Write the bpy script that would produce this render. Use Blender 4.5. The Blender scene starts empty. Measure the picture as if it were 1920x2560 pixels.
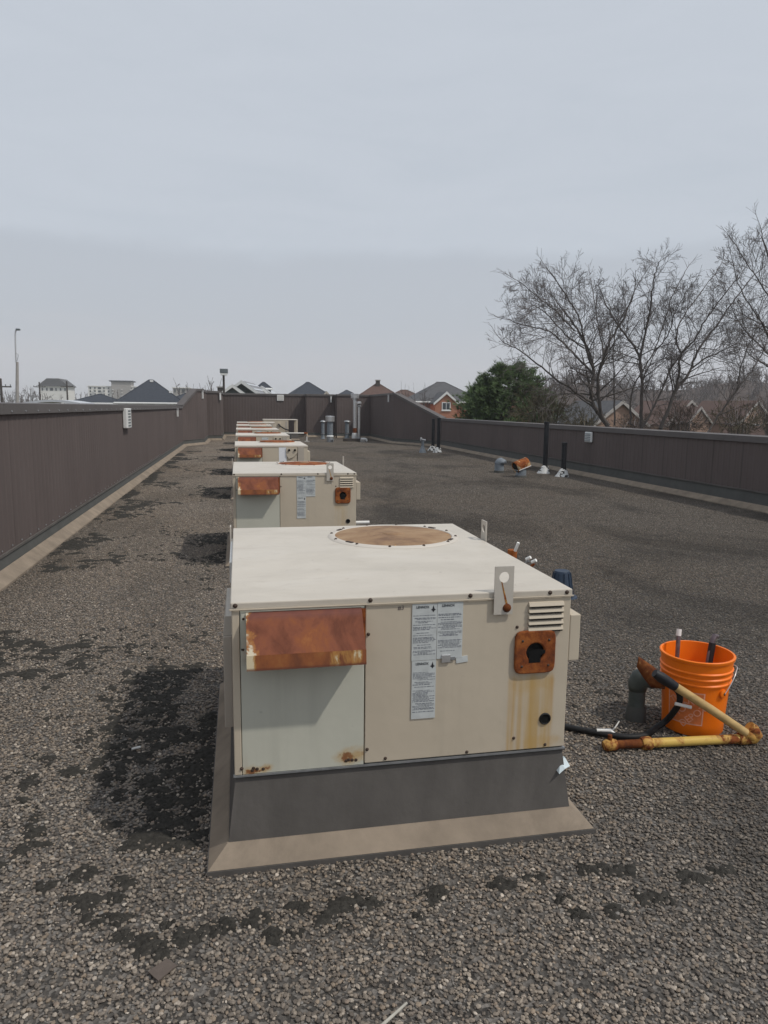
import bpy, bmesh, math, random
import numpy as np
from mathutils import Vector, Matrix, noise as mnoise
R = math.radians
sc = bpy.context.scene
C = sc.collection

# ------------------------------------------------------------------ camera
EYE = Vector((0, 0, 1.65))
F, PITCH, ROLL, YAW = 1792.9, 0.1437, 0.0114, 0.2003
_fw = Vector((math.sin(YAW)*math.cos(PITCH), math.cos(YAW)*math.cos(PITCH), -math.sin(PITCH)))
_r0 = Vector((math.cos(YAW), -math.sin(YAW), 0)); _u0 = _r0.cross(_fw)
_rt = math.cos(ROLL)*_r0 + math.sin(ROLL)*_u0
_up = -math.sin(ROLL)*_r0 + math.cos(ROLL)*_u0
cam_d = bpy.data.cameras.new('camera'); cam = bpy.data.objects.new('camera', cam_d); C.objects.link(cam)
cam_d.sensor_fit = 'HORIZONTAL'; cam_d.sensor_width = 36; cam_d.lens = F/1920*36
cam_d.clip_start = 0.05; cam_d.clip_end = 6000
M = Matrix((( _rt.x, _up.x, -_fw.x, EYE.x), (_rt.y, _up.y, -_fw.y, EYE.y), (_rt.z, _up.z, -_fw.z, EYE.z), (0, 0, 0, 1)))
cam.matrix_world = M
sc.camera = cam

def at(u, v, Y):
    """survey helper: a spot read off the photograph, at northing Y metres"""
    d = _fw + _rt*((u-960)/F) - _up*((v-1280)/F)
    return EYE + d*((Y-EYE.y)/d.y)
def ground_at(u, v, z=0.0):
    d = _fw + _rt*((u-960)/F) - _up*((v-1280)/F)
    return EYE + d*((z-EYE.z)/d.z)

# ------------------------------------------------------------------ sky, sun, exposure
SUN = Vector((0.502, -0.345, 0.793)).normalized()
class NB:
    """small node-graph writer"""
    def __init__(s, nt): s.nt = nt; s._pos = s._obj = None
    def n(s, t, **kw):
        nd = s.nt.nodes.new(t)
        for k, v in kw.items(): setattr(nd, k, v)
        return nd
    def put(s, sock, v):
        if isinstance(v, bpy.types.NodeSocket): s.nt.links.new(v, sock)
        elif v is not None:
            if sock.type == 'RGBA' and len(v) == 3: v = (*v, 1)
            sock.default_value = v
    def m(s, op, a, b=None, c=None, clamp=False):
        nd = s.n('ShaderNodeMath', operation=op, use_clamp=clamp)
        s.put(nd.inputs[0], a); s.put(nd.inputs[1], b); s.put(nd.inputs[2], c)
        return nd.outputs[0]
    def pos(s):
        if not s._pos: s._pos = s.n('ShaderNodeNewGeometry').outputs['Position']
        return s._pos
    def obj(s):
        if not s._obj: s._obj = s.n('ShaderNodeTexCoord').outputs['Object']
        return s._obj
    def xyz(s, v):
        nd = s.n('ShaderNodeSeparateXYZ'); s.put(nd.inputs[0], v); return nd.outputs
    def map(s, v, scale=(1, 1, 1), loc=(0, 0, 0)):
        nd = s.n('ShaderNodeMapping'); s.put(nd.inputs['Vector'], v)
        nd.inputs['Scale'].default_value = scale; nd.inputs['Location'].default_value = loc
        return nd.outputs[0]
    def noise(s, v, scale=5, detail=4, rough=.55, dist=0):
        nd = s.n('ShaderNodeTexNoise'); s.put(nd.inputs['Vector'], v)
        nd.inputs['Scale'].default_value = scale; nd.inputs['Detail'].default_value = detail
        nd.inputs['Roughness'].default_value = rough; nd.inputs['Distortion'].default_value = dist
        return nd.outputs['Fac']
    def step(s, v, a, b):
        nd = s.n('ShaderNodeMapRange', interpolation_type='SMOOTHSTEP')
        s.put(nd.inputs[0], v); nd.inputs[1].default_value = a; nd.inputs[2].default_value = b
        return nd.outputs[0]
    def mix(s, f, a, b, mode='MIX'):
        nd = s.n('ShaderNodeMix', data_type='RGBA', blend_type=mode)
        s.put(nd.inputs[0], f); s.put(nd.inputs[6], a); s.put(nd.inputs[7], b)
        return nd.outputs[2]
    def ramp(s, f, stops):
        nd = s.n('ShaderNodeValToRGB'); s.put(nd.inputs[0], f)
        el = nd.color_ramp.elements
        while len(el) < len(stops): el.new(.5)
        for e, (p, c) in zip(el, stops): e.position = p; e.color = (*c, 1)
        return nd.outputs[0]
    def bump(s, h, strength=.3, dist=.01):
        nd = s.n('ShaderNodeBump'); s.put(nd.inputs['Height'], h)
        nd.inputs['Strength'].default_value = strength; nd.inputs['Distance'].default_value = dist
        return nd.outputs[0]

world = bpy.data.worlds.new('World'); sc.world = world; world.use_nodes = True
wn = world.node_tree; wn.nodes.clear(); b = NB(wn)
sky = b.n('ShaderNodeTexSky', sky_type='NISHITA')
sky.sun_disc = False; sky.sun_elevation = math.asin(SUN.z); sky.sun_rotation = math.atan2(SUN.x, SUN.y)
sky.air_density = 1.2; sky.dust_density = 3
dirv = b.n('ShaderNodeTexCoord').outputs['Generated']
dx, dy, dz = b.xyz(dirv)
wob = b.noise(b.map(dirv, (2.2, 2.2, 5)), 1.6, 5, .6)
el = b.m('ADD', dz, b.m('MULTIPLY', b.m('SUBTRACT', wob, .5), .075))
deck = b.step(el, .186, .216)                                        # upper, brighter cloud deck
cl = b.noise(b.map(dirv, (1.5, 1.5, 7)), 2.6, 8, .62, .7)
low = b.ramp(b.m('MULTIPLY', b.m('ADD', dz, b.m('MULTIPLY', b.m('SUBTRACT', cl, .5), .10)), 4.0),
             [(0.0, (5.7, 5.9, 6.3)), (.22, (5.6, 5.75, 6.18)), (.42, (5.2, 5.52, 6.05)), (.8, (5.12, 5.52, 6.12))])
hi = b.ramp(b.m('ADD', b.m('MULTIPLY', cl, .9), b.m('MULTIPLY', dz, .35)),
            [(.25, (5.35, 5.85, 6.5)), (.55, (5.7, 6.15, 6.8)), (.9, (5.95, 6.4, 7.05))])
cloud = b.mix(deck, low, hi)
bg = b.n('ShaderNodeBackground'); bg.inputs['Strength'].default_value = .1
b.put(bg.inputs['Color'], b.mix(.94, sky.outputs[0], cloud))
wo = b.n('ShaderNodeOutputWorld'); wn.links.new(bg.outputs[0], wo.inputs[0])

sun_d = bpy.data.lights.new('sun', 'SUN'); sun_d.energy = 2.0; sun_d.angle = R(1.6); sun_d.color = (1, .95, .87)
sun = bpy.data.objects.new('sun', sun_d); C.objects.link(sun)
sun.rotation_euler = (-SUN).to_track_quat('-Z', 'Y').to_euler()
sc.view_settings.view_transform = 'Standard'; sc.view_settings.look = 'None'
sc.view_settings.exposure = 0; sc.view_settings.gamma = 1; sc.view_settings.use_curve_mapping = False
sc.render.engine = 'CYCLES'; sc.cycles.volume_bounces = 2; sc.render.resolution_x = 768; sc.render.resolution_y = 1024

# ------------------------------------------------------------------ materials
def newmat(name):
    m = bpy.data.materials.new(name); m.use_nodes = True
    nt = m.node_tree; nt.nodes.clear(); b = NB(nt)
    p = b.n('ShaderNodeBsdfPrincipled'); o = b.n('ShaderNodeOutputMaterial'); nt.links.new(p.outputs[0], o.inputs[0])
    return m, b, p
MATS = {}
def pm(name, col, rough=.75, metal=0, var=.18, scale=6, bump=.15, bscale=90, spec=.3, grime=0, stretch=(1, 1, 1)):
    m, b, p = newmat(name)
    n1 = b.noise(b.map(b.pos(), stretch), scale, 5, .6)
    dark = tuple(c*(1-var) for c in col); lite = tuple(min(1, c*(1+var)) for c in col)
    c = b.ramp(n1, [(.3, dark), (.7, lite)])
    if grime:
        g = b.step(b.noise(b.map(b.pos(), (1, 1, .35)), 3.1, 6, .7, .5), .48, .72)
        c = b.mix(b.m('MULTIPLY', g, grime), c, tuple(x*.45 for x in col))
    b.put(p.inputs['Base Color'], c); p.inputs['Metallic'].default_value = metal
    b.put(p.inputs['Roughness'], b.m('ADD', rough-.08, b.m('MULTIPLY', n1, .16)))
    p.inputs['Specular IOR Level'].default_value = spec
    if bump: b.put(p.inputs['Normal'], b.bump(b.noise(b.pos(), bscale, 3), bump, .003))
    MATS[name] = m; return m

BEIGE = (.55, .477, .373); RUST1 = (.21, .058, .018); RUST2 = (.36, .122, .032); RUST3 = (.085, .032, .018)
pm('roof_paint', (.58, .53, .465), .55, var=.05, scale=3, bump=.05, grime=.08)
pm('beige_paint', BEIGE, .55, var=.05, scale=3, bump=.04, grime=.05)
pm('side_paint', (.45, .40, .34), .55, var=.06, scale=3, bump=.04, grime=.12)
pm('pale_panel', (.55, .545, .463), .5, var=.04, scale=3, bump=.04, grime=.05)
pm('lug_paint', (.52, .48, .42), .55, var=.06, scale=8, bump=.04)
pm('dark_screw', (.06, .04, .03), .6, var=.3, scale=200, bump=.2)
pm('black_hole', (.006, .006, .006), .9, var=.1, bump=0)
pm('flashing', (.115, .106, .098), .8, var=.22, scale=4, bump=.5, bscale=26, grime=.3, stretch=(1, 1, .5))
pm('cant_tan', (.265, .215, .165), .9, var=.20, scale=5, bump=.5, bscale=30, grime=.38)
pm('membrane', (.085, .085, .08), .85, var=.15, scale=4, bump=.3, bscale=160)
pm('wall_brown', (.128, .104, .098), .8, var=.10, scale=1.2, bump=.05, grime=.14, stretch=(1, 1, .3), spec=.12)
pm('coping_grey', (.118, .106, .102), .6, var=.1, scale=2, bump=.05, grime=.15)
pm('galvanised', (.33, .34, .35), .45, .6, var=.15, scale=30, bump=.05)
pm('bright_metal', (.62, .62, .62), .35, .7, var=.12, scale=15, bump=.05)
pm('grey_pvc', (.20, .225, .25), .6, var=.15, scale=14, bump=.05, grime=.25)
pm('white_paint', (.74, .74, .72), .55, var=.06, scale=12, bump=.05, grime=.15)
pm('black_pipe', (.018, .019, .022), .45, var=.2, scale=10, bump=.05)
pm('black_rubber', (.016, .016, .017), .6, var=.25, scale=20, bump=.2)
pm('green_grey', (.085, .098, .092), .6, var=.2, scale=14, bump=.1, grime=.3)
pm('blue_plastic', (.028, .045, .075), .4, var=.15, scale=20, bump=.05)
pm('tool_metal', (.16, .13, .14), .5, .5, var=.35, scale=40, bump=.1)
pm('moss', (.040, .037, .032), 1, var=.45, scale=60, bump=.9, bscale=160)
pm('shingle_brown', (.13, .105, .09), .9, var=.12, scale=30, bump=.4, bscale=400)
pm('pale_stick', (.42, .40, .35), .8, var=.15, scale=40)
pm('bark', (.10, .086, .079), .9, var=.3, scale=8, bump=.5, bscale=40, stretch=(1, 1, .3))
pm('twig', (.135, .117, .112), .9, var=.25, scale=5, bump=0)
pm('thicket_twig', (.10, .075, .062), .9, var=.3, scale=1.5, bump=0)
pm('shrub_twig', (.115, .098, .066), .9, var=.3, scale=1.5, bump=0)
pm('pine_needle', (.075, .118, .045), .7, var=.6, scale=2.2, bump=0)
pm('far_twig', (.105, .086, .080), .95, var=.25, scale=.08, bump=0)
pm('far_evergreen', (.05, .062, .05), .95, var=.3, scale=.2, bump=0)
pm('hill_wood', (.105, .085, .078), 1, var=.3, scale=.06, bump=0)
pm('land', (.11, .10, .07), 1, var=.3, scale=.05, bump=0)
m, b, p = newmat('land_litter'); x, y, z = b.xyz(b.pos())
g = b.noise(b.pos(), .05, 6, .65)
c = b.mix(b.step(z, -4.6, -2.2), b.ramp(g, [(.3, (.07, .07, .045)), (.7, (.13, .12, .08))]), b.ramp(b.noise(b.pos(), .16, 7, .7), [(.3, (.06, .047, .042)), (.7, (.105, .082, .073))]))
b.put(p.inputs['Base Color'], c); p.inputs['Roughness'].default_value = 1; p.inputs['Specular IOR Level'].default_value = 0; MATS['land_litter'] = m
pm('shingle_dark', (.045, .052, .066), .9, var=.2, scale=3, bump=.4, bscale=12)
pm('shingle_grey', (.095, .095, .10), .9, var=.2, scale=3, bump=.4, bscale=12)
pm('shingle_green', (.07, .082, .078), .9, var=.15, scale=3, bump=.3, bscale=12)
pm('shingle_red', (.115, .072, .06), .9, var=.2, scale=3, bump=.4, bscale=12)
pm('shingle_pale', (.26, .265, .28), .8, var=.1, scale=3, bump=.2, bscale=12)
pm('white_roof', (.52, .54, .57), .5, var=.06, scale=2, bump=.05)
pm('stucco', (.44, .40, .34), .9, var=.08, scale=2)
pm('pale_stucco', (.78, .77, .73), .9, var=.06, scale=1)
pm('window_glass', (.03, .04, .05), .12, var=.2, scale=3, bump=0, spec=.6)
pm('concrete', (.36, .34, .32), .85, var=.1, scale=4, bump=.1)
pm('creosote', (.07, .06, .055), .9, var=.2, scale=4)
pm('lamp_grey', (.16, .18, .19), .5, .3, var=.1, scale=6)
pm('sticker_paper', (.54, .565, .56), .5, var=.10, scale=25, bump=.03)
pm('white_label', (.80, .81, .83), .5, var=.03, scale=25, bump=.0)
pm('ink', (.16, .17, .20), .7, var=.2, scale=50, bump=0)
pm('ink_black', (.03, .03, .035), .7, var=.2, scale=50, bump=0)
pm('orange_plastic', (.92, .20, .008), .42, var=.05, scale=9, bump=.02, spec=.35, grime=.05)
pm('faded_ground', (.74, .215, .07), .6, var=.16, scale=25, bump=0)
pm('faded_print', (.82, .42, .29), .6, var=.15, scale=40, bump=0)
pm('white_plastic', (.78, .77, .74), .4, var=.05, scale=20, bump=0)
pm('wood_handle', (.50, .34, .145), .6, var=.18, scale=30, bump=.1, grime=.25, stretch=(.4, 1, 1))
pm('blue_paper', (.60, .68, .71), .7, var=.08, scale=20, bump=.1)
pm('cable_white', (.6, .58, .54), .5, var=.1, scale=30, bump=0)

def rust_mat(name, paint, lo, hi, scale=5, stretch=(1, 1, 1), tone=0.0):
    m, b, p = newmat(name)
    v = b.map(b.pos(), stretch)
    n = b.noise(v, scale, 7, .62, .6); n2 = b.noise(v, scale*2.3, 5, .6, .3); n3 = b.noise(v, scale*14, 4, .7)
    r = b.ramp(b.m('ADD', b.m('MULTIPLY', n2, .8), b.m('MULTIPLY', n3, .25)),
               [(.36, tuple(c*(1-tone) for c in RUST3)), (.5, tuple(c*(1-tone) for c in RUST1)), (.68, tuple(c*(1-tone) for c in RUST2))])
    halo = b.step(n, lo-.07, lo); core = b.step(n, lo, hi)
    c = b.mix(core, b.mix(b.m('MULTIPLY', halo, .75), paint, (.50, .28, .08)), r)
    b.put(p.inputs['Base Color'], c); b.put(p.inputs['Roughness'], b.m('ADD', .5, b.m('MULTIPLY', core, .35)))
    p.inputs['Specular IOR Level'].default_value = .2
    b.put(p.inputs['Normal'], b.bump(b.m('ADD', n3, core), .25, .003))
    MATS[name] = m; return m
rust_mat('rust_full', BEIGE, .20, .26, 5)
m, b, p = newmat('rust_hood'); o_ = b.obj(); x, y, z = b.xyz(o_)
n = b.noise(b.map(o_, (1.3, 1, .8)), 6.5, 6, .6, .7); n2 = b.noise(o_, 60, 4, .7)
c = b.ramp(b.m('ADD', n, b.m('MULTIPLY', b.m('SUBTRACT', n2, .5), .12)), [(.34, (.135, .042, .022)), (.47, (.215, .070, .036)), (.56, (.25, .082, .030)), (.68, (.34, .13, .042))])
top_ = b.step(z, .905, .93); c = b.mix(b.m('MULTIPLY', top_, .6), c, (.15, .065, .06))
chip = b.m('ADD', b.m('SUBTRACT', x, .044), b.m('MULTIPLY', b.m('SUBTRACT', b.noise(b.map(o_, (1, 1, 1)), 17, 4, .6), .5), .17))
ck = b.m('MULTIPLY', b.step(chip, .014, .004), b.step(b.noise(o_, 9, 3), .40, .46))
c = b.mix(ck, c, (.60, .53, .40)); c = b.mix(b.m('MULTIPLY', b.m('MULTIPLY', b.step(chip, .032, .012), b.m('SUBTRACT', 1.0, ck)), .6), c, (.42, .19, .05))
b.put(p.inputs['Base Color'], c); p.inputs['Roughness'].default_value = .7; p.inputs['Specular IOR Level'].default_value = .25
b.put(p.inputs['Normal'], b.bump(n2, .2, .003)); MATS['rust_hood'] = m
m, b, p = newmat('rust_lip'); o_ = b.obj(); x, y, z = b.xyz(o_)
n = b.noise(b.map(o_, (1, 1, .35)), 22, 6, .65, .4); n2 = b.noise(o_, 70, 4, .7)
c = b.ramp(b.noise(b.map(o_, (1, 1, .5)), 12, 5, .6), [(.35, (.16, .05, .02)), (.52, (.27, .085, .025)), (.68, (.36, .15, .04))])
pk_ = b.m('ADD', b.m('MULTIPLY', b.m('ADD', b.step(x, .105, .06), b.m('MULTIPLY', b.m('MULTIPLY', b.step(x, .31, .36), b.step(x, .465, .44)), .62)), 1.0), b.m('MULTIPLY', b.m('SUBTRACT', n, .5), 1.8))
c = b.mix(b.m('MULTIPLY', b.step(pk_, .42, .62), .6), c, (.50, .27, .07)); c = b.mix(b.step(pk_, .62, .78), c, (.62, .53, .36))
c = b.mix(b.m('MULTIPLY', b.step(z, .772, .763), .8), c, (.12, .035, .018))
b.put(p.inputs['Base Color'], c); p.inputs['Roughness'].default_value = .7; b.put(p.inputs['Normal'], b.bump(n2, .2, .003)); MATS['rust_lip'] = m
rust_mat('rust_lip_old', (.62, .55, .42), .40, .48, 9, (1, 1, .5))
rust_mat('rust_plate', BEIGE, .22, .3, 9)
m, b, p = newmat('rust_fan'); o_ = b.obj()
n = b.noise(b.map(o_, (1, 1.6, 1)), 3.2, 7, .65, .8); n2 = b.noise(o_, 45, 4, .7)
b.put(p.inputs['Base Color'], b.ramp(b.m('ADD', n, b.m('MULTIPLY', b.m('SUBTRACT', n2, .5), .2)), [(.32, (.17, .095, .055)), (.5, (.29, .175, .092)), (.68, (.37, .245, .14))]))
p.inputs['Roughness'].default_value = .8; b.put(p.inputs['Normal'], b.bump(n2, .3, .003)); MATS['rust_fan'] = m
rust_mat('yellow_pipe', (.64, .43, .11), .55, .64, 11)
rust_mat('rust_fitting', (.55, .32, .08), .45, .58, 16, tone=.1)
rust_mat('rust_blade', (.30, .15, .04), .3, .42, 9, tone=.45)
rust_mat('rust_vent', (.55, .48, .40), .42, .5, 4)

def panel_stain(name, base, blobs, streaks):
    """painted sheet with rust blooms and run-down streaks, in the unit's own coordinates"""
    m, b, p = newmat(name)
    o = b.obj(); x, y, z = b.xyz(o)
    c = b.ramp(b.noise(o, 3, 4), [(.3, tuple(k*.95 for k in base)), (.7, tuple(min(1, k*1.04) for k in base))])
    c = b.mix(b.m('MULTIPLY', b.step(b.noise(b.map(o, (11, 1, .8)), 1, 5, .65), .48, .72), .16), c, tuple(k*.55 for k in base))
    c = b.mix(b.m('MULTIPLY', b.step(b.noise(o, 45, 4, .65), .68, .74), .35), c, tuple(k*.5 for k in base))
    nz = b.noise(o, 16, 6, .65, .4); fine = b.noise(o, 70, 4, .7)
    for (bx, bz, rx, rz, amt) in blobs:
        d = b.m('SQRT', b.m('ADD', b.m('POWER', b.m('ABSOLUTE', b.m('DIVIDE', b.m('SUBTRACT', x, bx), rx)), 2.0),
                            b.m('POWER', b.m('ABSOLUTE', b.m('DIVIDE', b.m('SUBTRACT', z, bz), rz)), 2.0)))
        k = b.m('MULTIPLY', b.step(b.m('ADD', d, b.m('MULTIPLY', b.m('SUBTRACT', nz, .5), 1.9)), 1.1, .25), amt)
        c = b.mix(b.m('MULTIPLY', k, .8, clamp=True), c, (.50, .33, .13))
        c = b.mix(b.m('MULTIPLY', b.step(b.m('MULTIPLY', k, b.m('ADD', fine, .35)), .55, .8), .9, clamp=True), c, (.22, .08, .03))
    for (x0, x1, z0, z1, amt, col) in streaks:
        s = b.noise(b.map(o, (17, 1, .9), (3.3, 0, 0)), 1, 3, .5); s2 = b.noise(b.map(o, (70, 1, 2.0)), 1, 3, .6)
        k = b.m('MULTIPLY', b.m('MULTIPLY', b.step(x, x0, x0+.018), b.step(x, x1, x1-.02)),
                b.m('MULTIPLY', b.step(z, z1, z1-.05), b.step(z, z0-.05, z0+.02)))
        k = b.m('MULTIPLY', k, b.m('ADD', b.m('MULTIPLY', b.step(s, .28, .68), .85), b.m('MULTIPLY', b.step(s2, .4, .75), .25)))
        c = b.mix(b.m('MULTIPLY', k, amt, clamp=True), c, col)
    b.put(p.inputs['Base Color'], c); p.inputs['Roughness'].default_value = .55; p.inputs['Specular IOR Level'].default_value = .3
    b.put(p.inputs['Normal'], b.bump(b.noise(o, 4, 3), .3, .015))
    MATS[name] = m; return m
panel_stain('front_panel_streaked', BEIGE, [(1.13, .60, .09, .05, .5), (1.19, .46, .05, .05, .35), (1.18, .36, .10, .03, .5)],
            [(1.03, 1.235, .30, .655, .85, (.47, .30, .10)), (1.033, 1.10, .3, .66, .95, (.46, .265, .07)), (1.036, 1.050, .6, .89, .7, (.42, .22, .07)), (1.205, 1.235, .3, .65, .9, (.45, .25, .07))])
panel_stain('pale_panel_rusted', (.55, .545, .463), [(.075, .34, .055, .025, 1), (.115, .345, .03, .02, .8), (.425, .36, .07, .04, .9), (.46, .37, .04, .04, .7)],
            [(.02, .06, .30, .42, .2, (.35, .2, .08))])
panel_stain('front_panel_plain', BEIGE, [(1.1, .62, .07, .05, .4)], [(1.04, 1.2, .3, .64, .3, (.50, .33, .12)), (.455, .468, .3, .8, .8, (.35, .15, .05))])
panel_stain('roof_sheet', (.66, .61, .55), [(.62, .97, .0001, .0001, 0)], [])
# roof sheet: stains lie in plan (x, y), so it gets its own graph
m, b, p = newmat('roof_top_sheet'); o = b.obj(); x, y, z = b.xyz(o)
big = b.noise(b.map(o, (1.4, 2.4, 1)), 1.6, 6, .6, .5)
c = b.ramp(big, [(.3, (.52, .47, .395)), (.55, (.59, .535, .455)), (.75, (.615, .565, .49))])
c = b.mix(b.m('MULTIPLY', b.step(b.noise(b.map(o, (2.2, 6, 1)), 2.1, 7, .68, 1.2), .53, .72), .34), c, (.40, .34, .28))
c = b.mix(b.m('MULTIPLY', b.step(b.noise(b.map(o, (3, 9, 1)), 4, 6, .7, .6), .70, .74), .7), c, (.42, .24, .12))
c = b.mix(b.m('MULTIPLY', b.step(b.noise(o, 38, 3, .6), .71, .745), .8), c, (.10, .08, .07))
b.put(p.inputs['Base Color'], c); p.inputs['Roughness'].default_value = .42; p.inputs['Specular IOR Level'].default_value = .4
b.put(p.inputs['Normal'], b.bump(b.noise(o, 2.6, 3), .35, .04)); MATS['roof_top_sheet'] = m

# brick
m, b, p = newmat('brick'); br = b.n('ShaderNodeTexBrick'); cc = b.n('ShaderNodeTexCoord')
b.put(br.inputs['Vector'], cc.outputs['Object']); br.inputs['Scale'].default_value = 3
br.inputs['Color1'].default_value = (.55, .165, .07, 1); br.inputs['Color2'].default_value = (.46, .135, .06, 1)
br.inputs['Mortar'].default_value = (.40, .17, .10, 1); br.inputs['Mortar Size'].default_value = .012
b.put(p.inputs['Base Color'], b.mix(b.m('MULTIPLY', b.noise(b.pos(), 1.2, 4), .2), br.outputs['Color'], (.20, .09, .06)))
p.inputs['Roughness'].default_value = .9; MATS['brick'] = m
pm('dull_trim', (.36, .34, .32), .8, var=.15, scale=3)
pm('brick_pale', (.30, .20, .15), .9, var=.15, scale=3)

# gravel: one colour per pebble (stored on the mesh) with dirt drifts that belong to the roof
def dirt(b):
    pz = b.pos()
    a = b.step(b.noise(b.map(pz, (1, .55, 1)), .55, 5, .62, .6), .46, .66)
    c = b.step(b.noise(pz, 2.6, 5, .68, .8), .56, .74)
    x, y, z = b.xyz(pz)
    edge = b.m('MULTIPLY', b.step(b.m('ADD', x, b.m('MULTIPLY', b.noise(b.map(pz, (1, .8, 1)), 1.5, 5, .65), .9)), -1.15, -1.65), .9)
    east = b.m('MULTIPLY', b.step(b.m('ADD', x, b.m('MULTIPLY', b.m('SUBTRACT', b.noise(b.map(pz, (.8, .5, 1)), .8, 5, .65), .5), 3.2)), .9, 2.6), .85)
    c = b.m('ADD', c, b.m('MULTIPLY', east, 1.6))
    return b.m('MULTIPLY', b.m('ADD', b.m('MULTIPLY', a, .40), b.m('ADD', b.m('MULTIPLY', c, .42), b.m('MULTIPLY', edge, .35))), 1.0, clamp=True)
m, b, p = newmat('gravel_stone')
att = b.n('ShaderNodeAttribute', attribute_name='tint')
d = dirt(b)
gx, gy, gz = b.xyz(b.pos())
c = b.mix(b.m('MULTIPLY', d, .80), att.outputs['Color'], (.040, .036, .032))
warm = b.step(b.noise(b.pos(), .35, 3), .4, .65)
c = b.mix(b.m('MULTIPLY', warm, .22), c, b.mix(1.0, c, (1.0, .86, .70), 'MULTIPLY'))
b.put(p.inputs['Base Color'], c); p.inputs['Roughness'].default_value = .75; p.inputs['Specular IOR Level'].default_value = .3
MATS['gravel_stone'] = m
m, b, p = newmat('roof_felt')
vo = b.n('ShaderNodeTexVoronoi'); b.put(vo.inputs['Vector'], b.pos()); vo.inputs['Scale'].default_value = 90
cr = b.n('ShaderNodeSeparateColor'); b.put(cr.inputs[0], vo.outputs['Color'])
c = b.ramp(cr.outputs[0], [(0, (.03, .027, .024)), (.6, (.10, .09, .08)), (1, (.22, .2, .18))])
c = b.mix(b.m('MULTIPLY', dirt(b), .7), c, (.030, .027, .024))
b.put(p.inputs['Base Color'], c); p.inputs['Roughness'].default_value = .95
b.put(p.inputs['Normal'], b.bump(vo.outputs['Distance'], .6, .006)); MATS['roof_felt'] = m

# ------------------------------------------------------------------ mesh tools
class MB:
    def __init__(s): s.v = []; s.f = []
    def add(s, vs, fs):
        o = len(s.v); s.v += [tuple(v) for v in vs]; s.f += [tuple(i+o for i in f) for f in fs]; return s
    def box(s, x0, x1, y0, y1, z0, z1):
        return s.add([(x0, y0, z0), (x1, y0, z0), (x1, y1, z0), (x0, y1, z0), (x0, y0, z1), (x1, y0, z1), (x1, y1, z1), (x0, y1, z1)],
                     [(0, 3, 2, 1), (4, 5, 6, 7), (0, 1, 5, 4), (1, 2, 6, 5), (2, 3, 7, 6), (3, 0, 4, 7)])
    def prism(s, poly, a, b, axis=1):
        """closed polygon (two coordinates, counter-clockwise) pushed along an axis from a to b"""
        n = len(poly)
        def P(q, t): return (t, q[0], q[1]) if axis == 0 else ((q[0], t, q[1]) if axis == 1 else (q[0], q[1], t))
        vs = [P(q, a) for q in poly]+[P(q, b) for q in poly]
        fs = [tuple(range(n)), tuple(range(2*n-1, n-1, -1))]+[(i, i+n, (i+1) % n+n, (i+1) % n) for i in range(n)]
        return s.add(vs, fs)
    def tube(s, pts, rad, seg=8, cap=True):
        pts = [Vector(q) for q in pts]; n = len(pts)
        if not hasattr(rad, '__len__'): rad = [rad]*n
        o = len(s.v); prev = None
        for i, q in enumerate(pts):
            t = (pts[min(i+1, n-1)]-pts[max(i-1, 0)])
            t = t.normalized() if t.length > 1e-9 else Vector((0, 0, 1))
            if prev is None: u = t.orthogonal().normalized()
            else:
                u = prev-t*prev.dot(t); u = u.normalized() if u.length > 1e-6 else t.orthogonal().normalized()
            prev = u; w = t.cross(u); r = rad[i]
            for k in range(seg):
                a = 2*math.pi*k/seg; s.v.append(tuple(q+(u*math.cos(a)+w*math.sin(a))*r))
        for i in range(n-1):
            for k in range(seg):
                a = o+i*seg+k; c = o+i*seg+(k+1) % seg
                s.f.append((a, c, c+seg, a+seg))
        if cap:
            s.f.append(tuple(o+k for k in range(seg-1, -1, -1))); s.f.append(tuple(o+(n-1)*seg+k for k in range(seg)))
        return s
    def lathe(s, prof, seg=32, c=(0, 0), wob=0):
        o = len(s.v); n = len(prof)
        for (r, z) in prof:
            for k in range(seg):
                a = 2*math.pi*k/seg; s.v.append((c[0]+r*math.cos(a), c[1]+r*math.sin(a), z))
        for i in range(n-1):
            for k in range(seg):
                a = o+i*seg+k; d = o+i*seg+(k+1) % seg; s.f.append((a, d, d+seg, a+seg))
        return s
    def xf(s, mat, start=0):
        for i in range(start, len(s.v)): s.v[i] = tuple(mat @ Vector(s.v[i]))
        return s
    def build(s, name, mat, parent=None, smooth=False, bevel=0, solid=0):
        me = bpy.data.meshes.new(name); me.from_pydata(s.v, [], s.f); me.update()
        return place(name, me, mat, parent, smooth, bevel, solid)
def place(name, me, mat, parent=None, smooth=False, bevel=0, solid=0):
    if not me.materials: me.materials.append(MATS[mat] if isinstance(mat, str) else mat)
    o = bpy.data.objects.new(name, me); C.objects.link(o)
    if parent: o.parent = parent
    if smooth:
        me.polygons.foreach_set('use_smooth', [True]*len(me.polygons))
        try: me.set_sharp_from_angle(angle=R(40))
        except Exception: pass
    if solid:
        md = o.modifiers.new('thickness', 'SOLIDIFY'); md.thickness = solid; md.offset = 0
    if bevel:
        md = o.modifiers.new('edge', 'BEVEL'); md.width = bevel; md.segments = 2; md.limit_method = 'ANGLE'; md.angle_limit = R(40)
    return o
def thing(name, label, cat, loc=(0, 0, 0), rz=0, group=None):
    o = bpy.data.objects.new(name, None); C.objects.link(o); o.empty_display_size = .1
    o.location = loc; o.rotation_euler = (0, 0, rz); tag(o, label, cat, group); return o
def tag(o, label, cat, group=None, kind=None):
    if label: o['label'] = label
    if cat: o['category'] = cat
    if group: o['group'] = group
    if kind: o['kind'] = kind
    return o
def struct(o): o['kind'] = 'structure'; return o
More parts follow.
